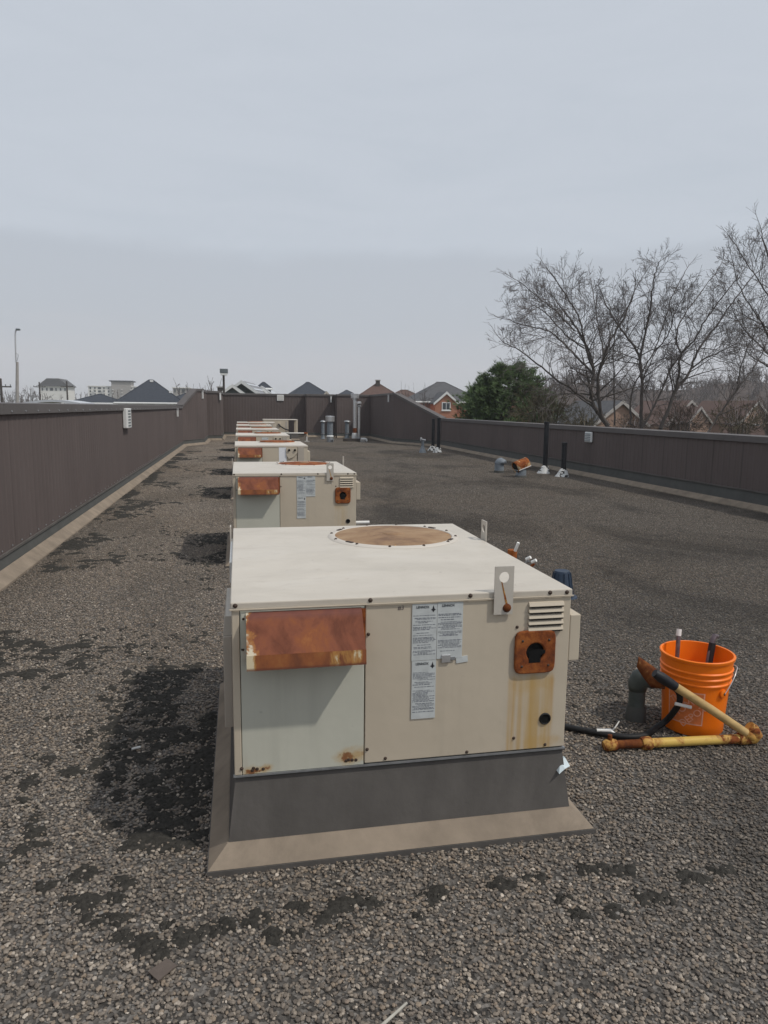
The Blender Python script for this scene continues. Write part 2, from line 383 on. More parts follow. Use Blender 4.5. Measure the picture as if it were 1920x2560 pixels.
def inst(name, me, parent, loc=(0, 0, 0), rot=(0, 0, 0), scale=(1, 1, 1)):
    o = bpy.data.objects.new(name, me); C.objects.link(o); o.parent = parent
    o.location = loc; o.rotation_euler = rot; o.scale = scale; return o
def mesh_of(mb, name, mat, smooth=False):
    me = bpy.data.meshes.new(name); me.from_pydata(mb.v, [], mb.f); me.update(); me.materials.append(MATS[mat])
    if smooth: me.polygons.foreach_set('use_smooth', [True]*len(me.polygons))
    return me
def ring_plate(mb, cx, cz, rad, x0, x1, z0, z1, y0, y1, seg=24, rnd=0):
    """upright rectangular plate with a round hole"""
    def rim(t):
        c, s_ = math.cos(t), math.sin(t)
        k = min(((x1-cx)/c if c > 1e-9 else (x0-cx)/c if c < -1e-9 else 1e9), ((z1-cz)/s_ if s_ > 1e-9 else (z0-cz)/s_ if s_ < -1e-9 else 1e9))
        if rnd:
            hx, hz = (x1-x0)/2, (z1-z0)/2; k = (abs(c/hx)**rnd+abs(s_/hz)**rnd)**(-1/rnd)
        return cx+c*k, cz+s_*k
    angs = sorted(set([2*math.pi*i/seg for i in range(seg)]+[math.atan2(zz-cz, xx-cx) % (2*math.pi) for xx in (x0, x1) for zz in (z0, z1)]))
    n = len(angs); vs = []
    for y in (y0, y1):
        for t in angs: vs.append((cx+rad*math.cos(t), y, cz+rad*math.sin(t)))
        for t in angs:
            px, pz = rim(t); vs.append((px, y, pz))
    fs = []
    for i in range(n):
        j = (i+1) % n
        fs += [(i, j, n+j, n+i), (2*n+j, 2*n+i, 3*n+i, 3*n+j), (j, i, 2*n+i, 2*n+j), (n+i, n+j, 3*n+j, 3*n+i)]
    mb.add(vs, fs)
def smooth_path(pts, n=6):
    P_ = [Vector(q) for q in pts]; out = []
    for i in range(len(P_)-1):
        p0, p1, p2, p3 = P_[max(i-1, 0)], P_[i], P_[i+1], P_[min(i+2, len(P_)-1)]
        for k in range(n):
            t = k/n; out.append(.5*((2*p1)+(p2-p0)*t+(2*p0-5*p1+4*p2-p3)*t*t+(3*p1-p0-3*p2+p3)*t**3))
    return out+[P_[-1]]
def text_mesh(txt, size, thick=.0006):
    cu = bpy.data.curves.new('lettering', 'FONT'); cu.body = txt; cu.size = size; cu.extrude = thick; cu.align_x = 'CENTER'; cu.align_y = 'CENTER'
    o = bpy.data.objects.new('lettering', cu); C.objects.link(o); bpy.context.view_layer.update()
    me = bpy.data.meshes.new_from_object(o.evaluated_get(bpy.context.evaluated_depsgraph_get()))
    bpy.data.objects.remove(o); bpy.data.curves.remove(cu); me.materials.clear(); return me

# ------------------------------------------------------------------ land and roof deck
rng = random.Random(7)
LAND_Z = -5.2
mb = MB(); N = 40
def land_h(x, y):
    h = LAND_Z; rr = math.hypot(x, y); az = math.atan2(x, max(y, 1e-3))
    k = max(0, min(1, (az-.30)/.16)); k = k*k*(3-2*k)
    q = max(0, min(1, (rr-130)/170)); q = q*q*(3-2*q)
    if y > 0: h += (16.0+1.6*math.sin(az*31)+1.1*math.sin(az*67+1))*k*q*(1 if az < 1.5 else 0)   # wooded ridge to the north-east
    h += 5*math.exp(-(math.hypot(x+120, y-560)/180)**2)
    return h
gx_ = [-1400, -1100, -800]+[-500+25*i for i in range(57)]+[1050, 1200, 1400]
gy_ = [-300, -100, -20]+[25*i for i in range(0, 41)]+[1150, 1300, 1500]
for yy in gy_:
    for xx in gx_: mb.v.append((xx, yy, land_h(xx, yy)))
nx = len(gx_)
for j in range(len(gy_)-1):
    for i in range(nx-1): mb.f.append((j*nx+i, j*nx+i+1, (j+1)*nx+i+1, (j+1)*nx+i))
struct(mb.build('ground', 'land_litter', smooth=True))
mb = MB().box(-2.45, 8.9, -5, 41.5, LAND_Z-.1, 0)
struct(mb.build('roof_deck', 'roof_felt'))

# gravel: eight hand-sized tiles of real pebbles, spread over the deck
def gravel():
    T, NT, PER = .25, 8, 470
    ico_v = []; 
    bm = bmesh.new(); bmesh.ops.create_icosphere(bm, subdivisions=1, radius=1); bm.verts.ensure_lookup_table()
    bv = np.array([v.co[:] for v in bm.verts]); bf = np.array([[v.index for v in f.verts] for f in bm.faces]); bm.free()
    g = np.random.default_rng(3); V = []; Fc = []; tid = []; tint = []; off = 0
    pal = np.array([(.20, .18, .16), (.27, .245, .215), (.14, .127, .115), (.36, .33, .295), (.10, .09, .082), (.235, .195, .155),
                    (.055, .05, .048), (.50, .47, .43), (.24, .195, .165), (.19, .195, .20)])*np.array([1.16, 1.09, 1.01]); pal = pal*.72+pal.mean(0)*.24
    pw = np.array([.22, .16, .20, .07, .14, .10, .08, .020, .012, .03]); pw /= pw.sum()
    for t in range(NT):
        for k in range(PER):
            s = .0033+.0048*g.random()**2.0
            sh = bv*(1+.22*(g.random(bv.shape)-.5))*np.array([1.25*(.8+.4*g.random()), .95*(.8+.4*g.random()), .62*(.8+.5*g.random())])*s
            a = g.random()*6.283; ca, sa = math.cos(a), math.sin(a); ti = (g.random()-.5)*.9; ct, st = math.cos(ti), math.sin(ti)
            sh = sh @ np.array([[1, 0, 0], [0, ct, st], [0, -st, ct]]) @ np.array([[ca, sa, 0], [-sa, ca, 0], [0, 0, 1]])
            sh += np.array([(g.random()-.5)*T, (g.random()-.5)*T, s*(.3+.55*g.random())])
            V.append(sh); Fc.append(bf+off); off += len(bv); tid += [t]*len(bf)
            c = pal[g.choice(len(pal), p=pw)]*(.8+.4*g.random()); tint += [(*c, 1)]*len(bf)
    me = bpy.data.meshes.new('gravel'); me.from_pydata(np.concatenate(V).tolist(), [], np.concatenate(Fc).tolist()); me.update()
    a = me.attributes.new('tile', 'INT', 'FACE'); a.data.foreach_set('value', tid)
    a = me.attributes.new('tint', 'FLOAT_COLOR', 'FACE'); a.data.foreach_set('color', np.array(tint, dtype=np.float32).ravel())
    o = place('gravel', me, 'gravel_stone'); tag(o, 'grey and tan pea gravel spread loose over the flat roof', 'gravel', kind='stuff')
    ng = bpy.data.node_groups.new('gravel_spread', 'GeometryNodeTree')
    ng.interface.new_socket('Geometry', in_out='INPUT', socket_type='NodeSocketGeometry')
    ng.interface.new_socket('Geometry', in_out='OUTPUT', socket_type='NodeSocketGeometry')
    nd, lk = ng.nodes, ng.links
    gi = nd.new('NodeGroupInput'); go = nd.new('NodeGroupOutput'); jn = nd.new('GeometryNodeJoinGeometry')
    na = nd.new('GeometryNodeInputNamedAttribute'); na.data_type = 'INT'; na.inputs['Name'].default_value = 'tile'
    for t in range(NT-1, -1, -1):
        cp = nd.new('FunctionNodeCompare'); cp.data_type = 'INT'; cp.operation = 'EQUAL'
        lk.new(na.outputs['Attribute'], cp.inputs[2]); cp.inputs[3].default_value = t
        se = nd.new('GeometryNodeSeparateGeometry'); se.domain = 'FACE'
        lk.new(gi.outputs[0], se.inputs['Geometry']); lk.new(cp.outputs[0], se.inputs['Selection'])
        gt = nd.new('GeometryNodeGeometryToInstance'); lk.new(se.outputs['Selection'], gt.inputs[0]); lk.new(gt.outputs[0], jn.inputs[0])
    W, L = 10.75, 42.5
    gr = nd.new('GeometryNodeMeshGrid'); gr.inputs[0].default_value = W; gr.inputs[1].default_value = L
    gr.inputs[2].default_value = int(W/T)+1; gr.inputs[3].default_value = int(L/T)+1
    tr = nd.new('GeometryNodeTransform'); lk.new(gr.outputs['Mesh'], tr.inputs[0]); tr.inputs['Translation'].default_value = (-2.12+W/2, -2+L/2, 0)
    ri = nd.new('FunctionNodeRandomValue'); ri.data_type = 'INT'; ri.inputs[4].default_value = 0; ri.inputs[5].default_value = NT-1; ri.inputs['Seed'].default_value = 4
    r2 = nd.new('FunctionNodeRandomValue'); r2.data_type = 'INT'; r2.inputs[4].default_value = 0; r2.inputs[5].default_value = 3; r2.inputs['Seed'].default_value = 9
    mu = nd.new('ShaderNodeMath'); mu.operation = 'MULTIPLY'; mu.inputs[1].default_value = math.pi/2; lk.new(r2.outputs[2], mu.inputs[0])
    cx = nd.new('ShaderNodeCombineXYZ'); lk.new(mu.outputs[0], cx.inputs[2])
    ip = nd.new('GeometryNodeInstanceOnPoints'); lk.new(tr.outputs[0], ip.inputs['Points']); lk.new(jn.outputs[0], ip.inputs['Instance'])
    ip.inputs['Pick Instance'].default_value = True; lk.new(ri.outputs[2], ip.inputs['Instance Index']); lk.new(cx.outputs[0], ip.inputs['Rotation'])
    lk.new(ip.outputs[0], go.inputs[0])
    md = o.modifiers.new('spread', 'NODES'); md.node_group = ng
gravel()

# ------------------------------------------------------------------ parapets and screen walls
_pcache = {}
def panel_mesh(w, h, mat):
    key = (round(w, 3), round(h, 3), mat)
    if key in _pcache: return _pcache[key]
    prof = []; n = max(1, round(w/.16)); p = (w-.010)/n
    for i in range(n):
        a = .005+i*p
        prof += [(a, .004), (a+p*.62, .004), (a+p*.72, .0095), (a+p*.90, .0095)]
    prof.append((w-.005, .004))
    m = MB()
    vs = [(u, -d, 0) for u, d in prof]+[(u, -d, h) for u, d in prof]; k = len(prof)
    m.add(vs, [(i, i+1, i+1+k, i+k) for i in range(k-1)])
    _pcache[key] = mesh_of(m, 'panel', mat); return _pcache[key]
screw_me = mesh_of(MB().lathe([(.0, .0), (.011, 0), (.011, .006), (.006, .01), (0, .011)], 8), 'screw', 'galvanised')
def section(par, A, B, z0, zt, mat='wall_brown', zt2=None, cant=.11, pw=.8, phase=0, seal_bar=True, screws=False, coping=3.0, ends=(0, 0)):
    """one straight run; the roof lies to the right of A->B.  zt may fall or rise to zt2"""
    A = Vector((*A, 0)); B = Vector((*B, 0)); L = (B-A).length; ang = math.atan2(B.y-A.y, B.x-A.x)
    zt2 = zt if zt2 is None else zt2
    fr = Matrix.Translation(A) @ Matrix.Rotation(ang, 4, 'Z')                  # local x along run, -y to the roof
    top = lambda u: zt+(zt2-zt)*u/L
    def P(m, name, ma, **k): return m.xf(fr).build(name, ma, par, **k)
    m = MB(); m.add([(0, .0, -.3), (L, .0, -.3), (L, .22, -.3), (0, .22, -.3), (0, .0, zt-.03), (L, .0, zt2-.03), (L, .22, zt2-.03), (0, .22, zt-.03)],
                    [(0, 3, 2, 1), (4, 5, 6, 7), (0, 1, 5, 4), (1, 2, 6, 5), (2, 3, 7, 6), (3, 0, 4, 7)]); P(m, 'wall_core', 'membrane')
    u = 0.0; first = phase if phase > .05 else pw
    while u < L-.01:
        w = min(first if u == 0 else pw, L-u)
        if L-(u+w) < .12: w = L-u
        if zt == zt2:
            me = panel_mesh(w, zt-.06-z0, mat)
            o = inst('panel', me, par); o.matrix_local = fr @ Matrix.Translation((u, 0, z0))
        else:
            q = MB(); n = max(1, round(w/.16)); pr = []
            for i in range(n):
                a = u+.003+i*(w-.006)/n; p = (w-.006)/n
                pr += [(a, .004), (a+p*.62, .004), (a+p*.72, .0095), (a+p*.90, .0095)]
            pr.append((u+w-.003, .004)); k = len(pr)
            q.add([(a, -d_, z0) for a, d_ in pr]+[(a, -d_, top(a)-.06) for a, d_ in pr], [(i, i+1, i+1+k, i+k) for i in range(k-1)])
            P(q, 'panel', mat)
        u += w
    # coping lengths
    nC = max(1, round(L/coping))
    for i in range(nC):
        a = L*i/nC+(.002 if i else -ends[0]); c = L*(i+1)/nC-(.002 if i < nC-1 else -ends[1]); m = MB()
        ys, yo = -.045, .27
        vs = []
        for uu in (a, c):
            t = top(max(0, min(L, uu)))
            vs += [(uu, ys, t-.105), (uu, ys+.012, t-.105), (uu, ys+.012, t-.02), (uu, yo-.012, t-.02), (uu, yo-.012, t-.105), (uu, yo, t-.105), (uu, yo, t+.012), (uu, ys, t)]
        m.add(vs, [tuple(range(7, -1, -1)), tuple(range(8, 16))]+[(k, (k+1) % 8, (k+1) % 8+8, k+8) for k in range(8)])
        P(m, 'coping', 'coping_grey')
    # membrane upstand, its bar and the tan cant strips
    m = MB(); m.prism([(-.004, z0), (-.034, cant), (-.034, 0), (.0, 0), (.0, z0)], 0, L, 0); P(m, 'base_flashing', 'membrane')
    if seal_bar:
        m = MB().box(0, L, -.026, -.0055, z0-.012, z0+.012); P(m, 'termination_bar', 'flashing')
    nS = max(1, round(L/2.4))
    for i in range(nS):
        m = MB(); m.prism([(-.0345, cant-.004), (-.155, .022), (-.155, -.02), (-.0345, -.02)], L*i/nS+.003, L*(i+1)/nS-.003, 0)
        P(m, 'cant_strip', 'cant_tan', bevel=.004)
    if screws:
        k = .22
        while k < L:
            o = inst('screw', screw_me, par); o.matrix_local = fr @ Matrix.Translation((k, -.045, top(k)-.078)) @ Matrix.Rotation(R(90), 4, 'X'); k += .48
        k = .08
        while k < min(L, 26):
            o = inst('screw', screw_me, par); o.matrix_local = fr @ Matrix.Translation((k, -.016, z0+.045)) @ Matrix.Rotation(R(90), 4, 'X') @ Matrix.Scale(.8, 4); k += .32
ZL, ZR, ZB = 1.655, 1.245, 2.38
w = thing('parapet_wall', 'brown ribbed metal parapet running along the left edge of the roof', 'wall')
section(w, (-2.24, -4.0), (-2.24, 30.5), .215, ZL, phase=.56, screws=True)
w = thing('parapet_wall', 'dark brown parapet in shade along the right edge of the roof', 'wall')
section(w, (8.67, 30.3), (8.67, -4.0), .31, ZR, 'wall_brown')
w = thing('screen_wall', 'taller brown stepped screen wall closing the far end of the roof', 'wall')
section(w, (-2.24, 30.56), (-1.72, 31.75), .25, ZL+.03, zt2=ZB, pw=.65)
section(w, (-1.72, 31.75), (-1.48, 32.3), .25, ZB, pw=.6)
section(w, (-1.48, 32.3), (-1.48, 36.0), .25, ZB-.004)
section(w, (-1.48, 36.0), (-.82, 36.2), .25, ZB, pw=.7)
section(w, (-.82, 36.2), (-.82, 41.2), .25, ZB-.004)
section(w, (-.82, 41.2), (3.72, 41.2), .25, ZB)
section(w, (3.72, 41.2), (3.72, 40.4), .25, ZB-.004)
section(w, (3.72, 40.4), (5.32, 40.4), .25, ZB)
section(w, (5.32, 40.4), (5.32, 39.6), .25, ZB-.004)
section(w, (5.32, 39.6), (7.2, 39.6), .25, ZB)
section(w, (7.2, 39.6), (7.2, 33.4), .25, ZB-.004)
section(w, (7.2, 33.4), (8.67, 30.32), .25, ZB, zt2=ZR+.02)

def white_strip(label, p, ang, h=.3):
    o = thing('overflow_strip', label, 'bracket', p, ang, 'pale brackets below the coping')
    MB().box(-.035, .035, -.06, -.0, -h, 0).build('strip', 'white_paint', o, bevel=.006)
    MB().box(-.05, .05, -.068, .0, -.035, .004).build('hook', 'bright_metal', o, bevel=.004)
white_strip('short pale bracket hung below the coping near the far end of left parapet', (-2.19, 27.3, 1.545), R(90), .28)
white_strip('pale bracket at the sloping corner of the screen wall', (-1.52, 32.2, 2.31), R(66), .34)
white_strip('pale bracket where the screen wall steps back at far left', (-.85, 36.16, 2.29), R(17), .34)
white_strip('pale bracket beside the shadowed recess of the far wall', (5.1, 40.38, 2.29), 0, .36)
white_strip('pale bracket on the shaded right return of the screen wall', (7.15, 34.3, 2.29), R(-90), .34)

# louvre boxes on the walls
o = thing('wall_vent', 'white louvred vent with six slots on the left parapet', 'vent', (-2.222, 15.22, 1.2), R(90))
MB().box(-.30, .30, -.08, 0, 0, .39).build('housing', 'white_paint', o, bevel=.012)
for k in range(6):
    MB().box(-.13, .2, -.083, -.0808, .03+k*.058, .062+k*.058).build('slot', 'lamp_grey', o)
o = thing('wall_vent', 'pale grey louvred vent on the shaded right parapet', 'vent', (8.652, 16.74, .86), R(-90))
MB().box(-.18, .18, -.05, 0, 0, .26).build('housing', 'white_paint', o, bevel=.02)
for k in range(5):
    MB().prism([(-.0515, .03+k*.043), (-.066, .032+k*.043), (-.0515, .052+k*.043)], -.14, .14, 0).build('slat', 'lamp_grey', o)
o = thing('sign', 'small pale square plate high on the far screen wall', 'sign', at(701, 1002, 41.175), 0)
MB().box(-.19, .19, -.03, 0, 0, .33).build('plate', 'white_paint', o, bevel=.01)
MB().box(-.15, .15, -.034, -.0305, .04, .29).build('face', 'cable_white', o)

# ------------------------------------------------------------------ rooftop units on their kerbs
UW, UD, UT, UB = 1.285, 1.586, .972, .327
panel_screw = mesh_of(MB().lathe([(0, .006), (.0045, .0055), (.0065, .003), (.0085, .0), (.0085, -.002)][::-1], 10), 'screw', 'dark_screw', True)
def kerb(label, loc, w=UW, d=UD):
    o = thing('roof_kerb', label, 'kerb', loc, 0, 'flashed kerbs under the rooftop units')
    ins, fl, zc, a = .012, .018, .078, .09
    def frame(name, mat, xo0, zo0, xo1, zo1, side):
        # one side of a flared skirt: from offset xo0 at height zo0 to offset xo1 at zo1
        c0 = [(-xo0, -xo0), (w+xo0, -xo0), (w+xo0, d+xo0), (-xo0, d+xo0)]; c1 = [(-xo1, -xo1), (w+xo1, -xo1), (w+xo1, d+xo1), (-xo1, d+xo1)]
        i, j = side, (side+1) % 4; k = .06; m = MB()
        def inn(c): return (min(max(c[0], k), w-k), min(max(c[1], k), d-k))
        vs = [(*c0[i], zo0), (*c0[j], zo0), (*c1[j], zo1), (*c1[i], zo1), (*inn(c0[i]), zo0), (*inn(c0[j]), zo0), (*inn(c1[j]), zo1), (*inn(c1[i]), zo1)]
        m.add(vs, [(0, 1, 2, 3), (5, 4, 7, 6), (0, 4, 5, 1), (3, 2, 6, 7), (1, 5, 6, 2), (4, 0, 3, 7)])
        return m.build(name, mat, o)
    for s in range(4):
        frame('flashing', 'flashing', fl, zc-.002, -ins, UB-.012, s)
        frame('cant_strip', 'cant_tan', a, .024, fl+.004, zc+.004, s)
        frame('cant_edge', 'flashing', a+.002, -.004, a+.003, .022, s)
    MB().box(.004, w-.004, .004, d-.004, UB-.0125, UB-.001).build('sealing_strip', 'membrane', o)
    return o
def word_rows(x0, x1, z0, z1, y, rg, dense=.6, row=.0047):
    m = MB(); z = z1-.006
    while z > z0+.006:
        if rg.random() < .88:
            x = x0+.004+(0 if rg.random() < .6 else rg.random()*.02); h = row*rg.choice((.42, .5, .5, .62))
            stop = x1-.004-(rg.random()*.03 if rg.random() < .6 else 0)
            while x < stop:
                l = min(.003+rg.random()*.011, stop-x)
                if l > .001: m.add([(x, y, z-h), (x+l, y, z-h), (x+l, y, z), (x, y, z)], [(0, 1, 2, 3)])
                x += l+.0012+rg.random()*.0022
        z -= row*(1 if rg.random() < .9 else 1.8)
    return m
def sticker(par, x0, x1, z0, z1, rg, mat='sticker_paper', head=True, logo=True, tilt=0):
    s = MB().box(x0, x1, -.0012, .0015, z0, z1).build('sticker', mat, par)
    if mat == 'white_label': return s
    word_rows(x0, x1, z0+(z1-z0)*.08, z1-(z1-z0)*.17, -.0016, rg).build('print', 'ink', s)
    if head:
        me = text_mesh('LENNOX', .011); me.materials.append(MATS['ink_black'])
        t = inst('heading', me, s, (x0+(x1-x0)*.42, -.0018, z1-.012), (R(90), 0, 0), (1.1, 1.2, 1))
    if logo:
        cx, cz = x0+(x1-x0)*.85, z1-.022; m = MB()
        m.add([(cx, -.0017, cz+.016), (cx-.0045, -.0017, cz+.002), (cx-.010, -.0017, cz-.001), (cx-.0045, -.0017, cz-.004), (cx, -.0017, cz-.011), (cx+.0045, -.0017, cz-.004), (cx+.010, -.0017, cz-.001), (cx+.0045, -.0017, cz+.002)], [tuple(range(8))])
        m.build('emblem', 'ink_black', s)
    return s
def lug(par, x0, x1, z0, z1, y, bolt=True, hole=(.5, .775), rot=0, rg=None):
    m = MB(); cx = x0+(x1-x0)*hole[0]; cz = z0+(z1-z0)*hole[1]
    ring_plate(m, cx, cz, .0205, x0, x1, z0, z1, y-.006, y)
    o = m.build('lifting_lug', 'lug_paint', par)
    if bolt:
        bx, bz = x0+(x1-x0)*.68, z0+(z1-z0)*.135
        b_ = MB().lathe([(0, .009), (.010, .008), (.016, .003), (.017, 0), (.017, -.001)][::-1], 12).build('bolt', 'rust_blade', o, True)
        b_.location = (bx, y-.006, bz); b_.rotation_euler = (R(90), 0, 0)
        MB().add([(bx-.005, y-.0066, bz+.01), (bx+.004, y-.0066, bz+.01), (cx-.008, y-.0066, cz-.019), (cx-.013, y-.0066, cz-.016)], [(0, 1, 2, 3)]).build('rust_run', 'rust_fitting', o)
    return o
def unit(label, loc, w=UW, d=UD, full=0, rz=0, seed=1, hoodmat='rust_hood', variant='a', group='beige rooftop units in a row'):
    """full: 2 nearest unit, 1 middle, 0 distant"""
    rg = random.Random(seed)
    o = thing('rooftop_unit', label, 'air conditioner', loc, rz, group)
    g = .0025; y0 = g
    # casing
    MB().box(g, .029, y0, .05, UB, UT-.027).build('corner_post', 'beige_paint', o, bevel=.003)
    MB().box(.031, .476, y0+.0015, .02, UB, UT-.027).build('intake_panel', 'pale_panel_rusted' if full == 2 else 'pale_panel', o, bevel=.002)
    fp = 'front_panel_streaked' if full == 2 else 'front_panel_plain' if full == 1 else 'beige_paint'
    MB().box(.4795, w-g, y0, .02, UB+.004, UT-.027).build('service_panel', fp, o, bevel=.003)
    MB().box(g, .02, .051, d-.02, UB, UT-.027).build('side_panel', 'side_paint', o)
    MB().box(w-.02, w-g, .021, d-.02, UB, UT-.027).build('side_panel', 'side_paint', o)
    MB().box(g, w-g, d-.019, d-g, UB, UT-.027).build('back_panel', 'side_paint', o)
    MB().box(.025, w-.025, .025, d-.025, UB, UT-.03).build('core', 'black_hole', o)
    MB().box(-.0015, w+.0015, -.0005, .016, UB-.007, UB-.0005).build('base_rail', 'galvanised', o)
    # lid with turned-down lip
    m = MB(); t0, t1 = UT-.0265, UT
    ou = [(-.001, -.001), (w+.001, -.001), (w+.001, d+.001), (-.001, d+.001)]
    m.box(-.001, w+.001, -.001, d+.001, t0, t1)
    lid = m.build('lid', 'roof_top_sheet' if full else 'roof_paint', o, bevel=.0045)
    MB().box(-.005, w+.005, -.006, -.0015, t0-.002, t0+.004).build('lip', 'beige_paint', lid, bevel=.0015)
    # intake hood
    x0, x1, zt, pj = .052, .463, .935, .103
    m = MB()
    prof = [(y0, zt), (-.020, zt-.012), (-pj, .812), (-pj-.004, .762), (-pj+.004, .762), (-pj+.006, .808), (-.02, zt-.024), (y0, zt-.012)]
    m.prism(prof, x0, x1, 0)
    # side cheeks
    for xs in (x0, x1-.003):
        m.prism([(y0, zt-.013), (-.02, zt-.025), (-pj+.006, .808), (-pj+.004, .764), (y0, .764)], xs+.0004, xs+.0026, 0)
    hd = m.build('intake_hood', hoodmat, o)
    MB().prism([(-pj-.0018, .8125), (-pj-.0075, .760), (-pj-.0045, .760), (-pj+.0005, .811)], x0-.001, x1+.001, 0).build('drip_lip', 'rust_lip', hd)
    for xs in (x0-.016, x1):
        MB().box(xs, xs+.016, y0-.003, y0+.0014, .765, zt-.004).build('flange', 'rust_plate' if xs > .2 else 'pale_panel', hd)
    # screws
    if full:
        pts = [(.016, .961, -.002), (.496, .961, -.002), (.875, .962, -.002), (1.193, .961, -.002), (1.262, .96, -.002)]
        for (px, pz, py) in pts: inst('screw', panel_screw, o, (px, py, pz), (R(90), 0, 0))
        pts = [(.49, .832), (.489, .386), (.559, .344), (1.066, .83), (1.07, .382), (.88, .341), (1.202, .344), (.043, .912), (.04, .80), (.028, .352)]
        for (px, pz) in pts: inst('screw', panel_screw, o, (px, y0-.0002, pz), (R(90), 0, 0), (.8, .8, .8))
        if full == 2:
            for px, pz in [(.07, .349), (.083, .345), (.066, .341), (.105, .343), (.41, .347), (.42, .35), (.433, .348), (.447, .347)]:
                inst('drain_hole', panel_screw, o, (px, y0+.001, pz), (R(90), 0, 0), (.75, .75, .3))
        # fan opening
        fc = (.84, 1.21)
        MB().lathe([(.310, UT+.004), (.314, UT+.009), (.338, UT+.0085), (.350, UT+.0005)], 64, fc).build('fan_ring', 'roof_paint', o, True)
        dsk = MB().lathe([(.311, UT+.0062), (.25, UT+.012), (.10, UT+.016), (.055, UT+.0185), (.0001, UT+.019)], 64, fc).build('fan_cover', 'rust_fan' if full == 2 else 'rust_full', o, True)
        MB().lathe([(.062, UT+.0185), (.058, UT+.021), (.0001, UT+.0215)], 24, fc).build('hub', 'rust_fan', dsk, True)
        for a in (R(80), R(176), R(260), R(356)):
            mm = MB().box(.055, .305, -.004, .004, 0, .0035); mm.xf(Matrix.Translation((*fc, UT+.0165)) @ Matrix.Rotation(a, 4, 'Z') @ Matrix.Rotation(R(2.3), 4, 'Y')); mm.build('seam', 'rust_fitting', dsk)
        for k in range(12):
            a = R(15+30*k); inst('screw', panel_screw, o, (fc[0]+.332*math.cos(a), fc[1]+.332*math.sin(a), UT+.0085), (0, 0, 0))
        for a in (R(35), R(145), R(215), R(325)):
            mm = MB().box(-.022, .022, -.008, .008, 0, .004); mm.xf(Matrix.Translation((fc[0]+.322*math.cos(a), fc[1]+.322*math.sin(a), UT+.0088)) @ Matrix.Rotation(a+math.pi/2, 4, 'Z')); mm.build('clip', 'dark_screw', o)
        # lugs
        lug(o, .965, 1.040, .887, 1.072, -.0065)
        l = lug(o, -.037, .037, .887, 1.072, 0, bolt=False); l.location = (w+.0075, d-.53, 0); l.rotation_euler = (0, 0, R(90))
        l = lug(o, -.035, .035, .90, 1.03, 0, bolt=False); l.location = (-.0085, d-.28, 0); l.rotation_euler = (0, 0, R(-90))
        # pressed louvres
        for k in range(5):
            zz = .918-k*.0238
            MB().prism([(y0+.002, zz+.010), (-.004, zz+.006), (-.0105, zz-.006), (-.0105, zz-.009), (y0+.002, zz-.006)], 1.108, 1.251, 0).build('louvre', 'beige_paint', o, bevel=.002)
            MB().box(1.112, 1.247, -.0098, .0015, zz-.0125, zz-.0092).build('louvre_gap', 'black_hole', o)
        # rusted gas knock-out plate
        m = MB(); ring_plate(m, 1.139, .731, .036, 1.056, 1.222, .645, .817, -.013, y0-.0005, 48, 7)
        pl = m.build('knockout_plate', 'rust_plate', o, bevel=.006)
        MB().box(1.095, 1.185, -.0008, y0-.0006, .69, .78).build('opening', 'black_hole', pl)
        MB().prism([(1.112, .690), (1.160, .690), (1.160, .722), (1.178, .726), (1.178, .738), (1.150, .745), (1.112, .735)], -.0136, -.0131, 1).build('cut_out', 'black_hole', pl)
        for px, pz in [(1.085, .778), (1.193, .778), (1.193, .677), (1.085, .677)]: inst('screw', panel_screw, pl, (px, -.0122, pz), (R(90), 0, 0), (.7, .7, .7))
        gr_ = MB().lathe([(.024, 0), (.024, .003), (.0205, .006), (.019, .003), (.0188, -.001)], 24).build('grommet', 'black_rubber', o, True); gr_.location = (1.196, y0-.0004, .453); gr_.rotation_euler = (R(90), 0, 0)
        pg = MB().lathe([(.0205, .0012), (.0001, .0012)], 24).build('pipe_hole', 'black_hole', gr_)
        # stickers
        sticker(o, .653, .7475, .722, .938, rg); sticker(o, .749, .848, .724, .9405, rg, logo=False); sticker(o, .655, .748, .493, .7205, rg)
        if full == 2:
            me = text_mesh('#3', .022); me.materials.append(MATS['tool_metal'])
            inst('handwriting', me, o, (.611, y0-.0006, .926), (R(90), 0, 0))
            MB().box(.826, .872, -.0004, .0022, .704, .728).xf(Matrix.Translation((.85, 0, .716)) @ Matrix.Rotation(R(-6), 4, 'Y') @ Matrix.Translation((-.85, 0, -.716))).build('paper_scrap', 'sticker_paper', o)
            MB().box(.768, .803, -.006, -.0013, .708, .740).build('latch', 'bright_metal', o, bevel=.003)
            MB().box(.803, .822, -.004, -.0013, .716, .730).build('latch_tongue', 'galvanised', o, bevel=.002)
    else:
        xf = w/UW
        if variant == 'b':
            sticker(o, .60*w, .705*w, UB+.05, UT-.035, rg, 'white_label')
        else:
            sticker(o, .48*w, .60*w, UB+.3, UT-.05, rg, 'sticker_paper', head=False)
        MB().prism([(.70*w, .80), (.735*w, .73), (.80*w, .76), (.855*w, .84), (.855*w, .93), (.70*w, .93)], -.02, y0-.001, 1).build('valve_cover', 'beige_paint', o, bevel=.004)
        for px in (.74, .82): MB().lathe([(.02, 0), (.02, .02), (.0001, .02)], 12).xf(Matrix.Translation((px*w, -.02, .89)) @ Matrix.Rotation(R(90), 4, 'X')).build('port', 'black_hole', o)
        MB().box(.862*w, .95*w, -.006, y0-.0012, UB+.03, UT-.035).build('access_panel', 'side_paint', o, bevel=.003)
        MB().box(.853*w, .859*w, -.004, y0-.0012, UB+.03, UT-.035).build('panel_gap', 'dark_screw', o)
        fc = (.80, 1.1)
        MB().lathe([(.34, UT+.002), (.33, UT+.03), (.1, UT+.035), (.0001, UT+.035)], 40, fc).build('fan_cover', 'rust_full', o, True)
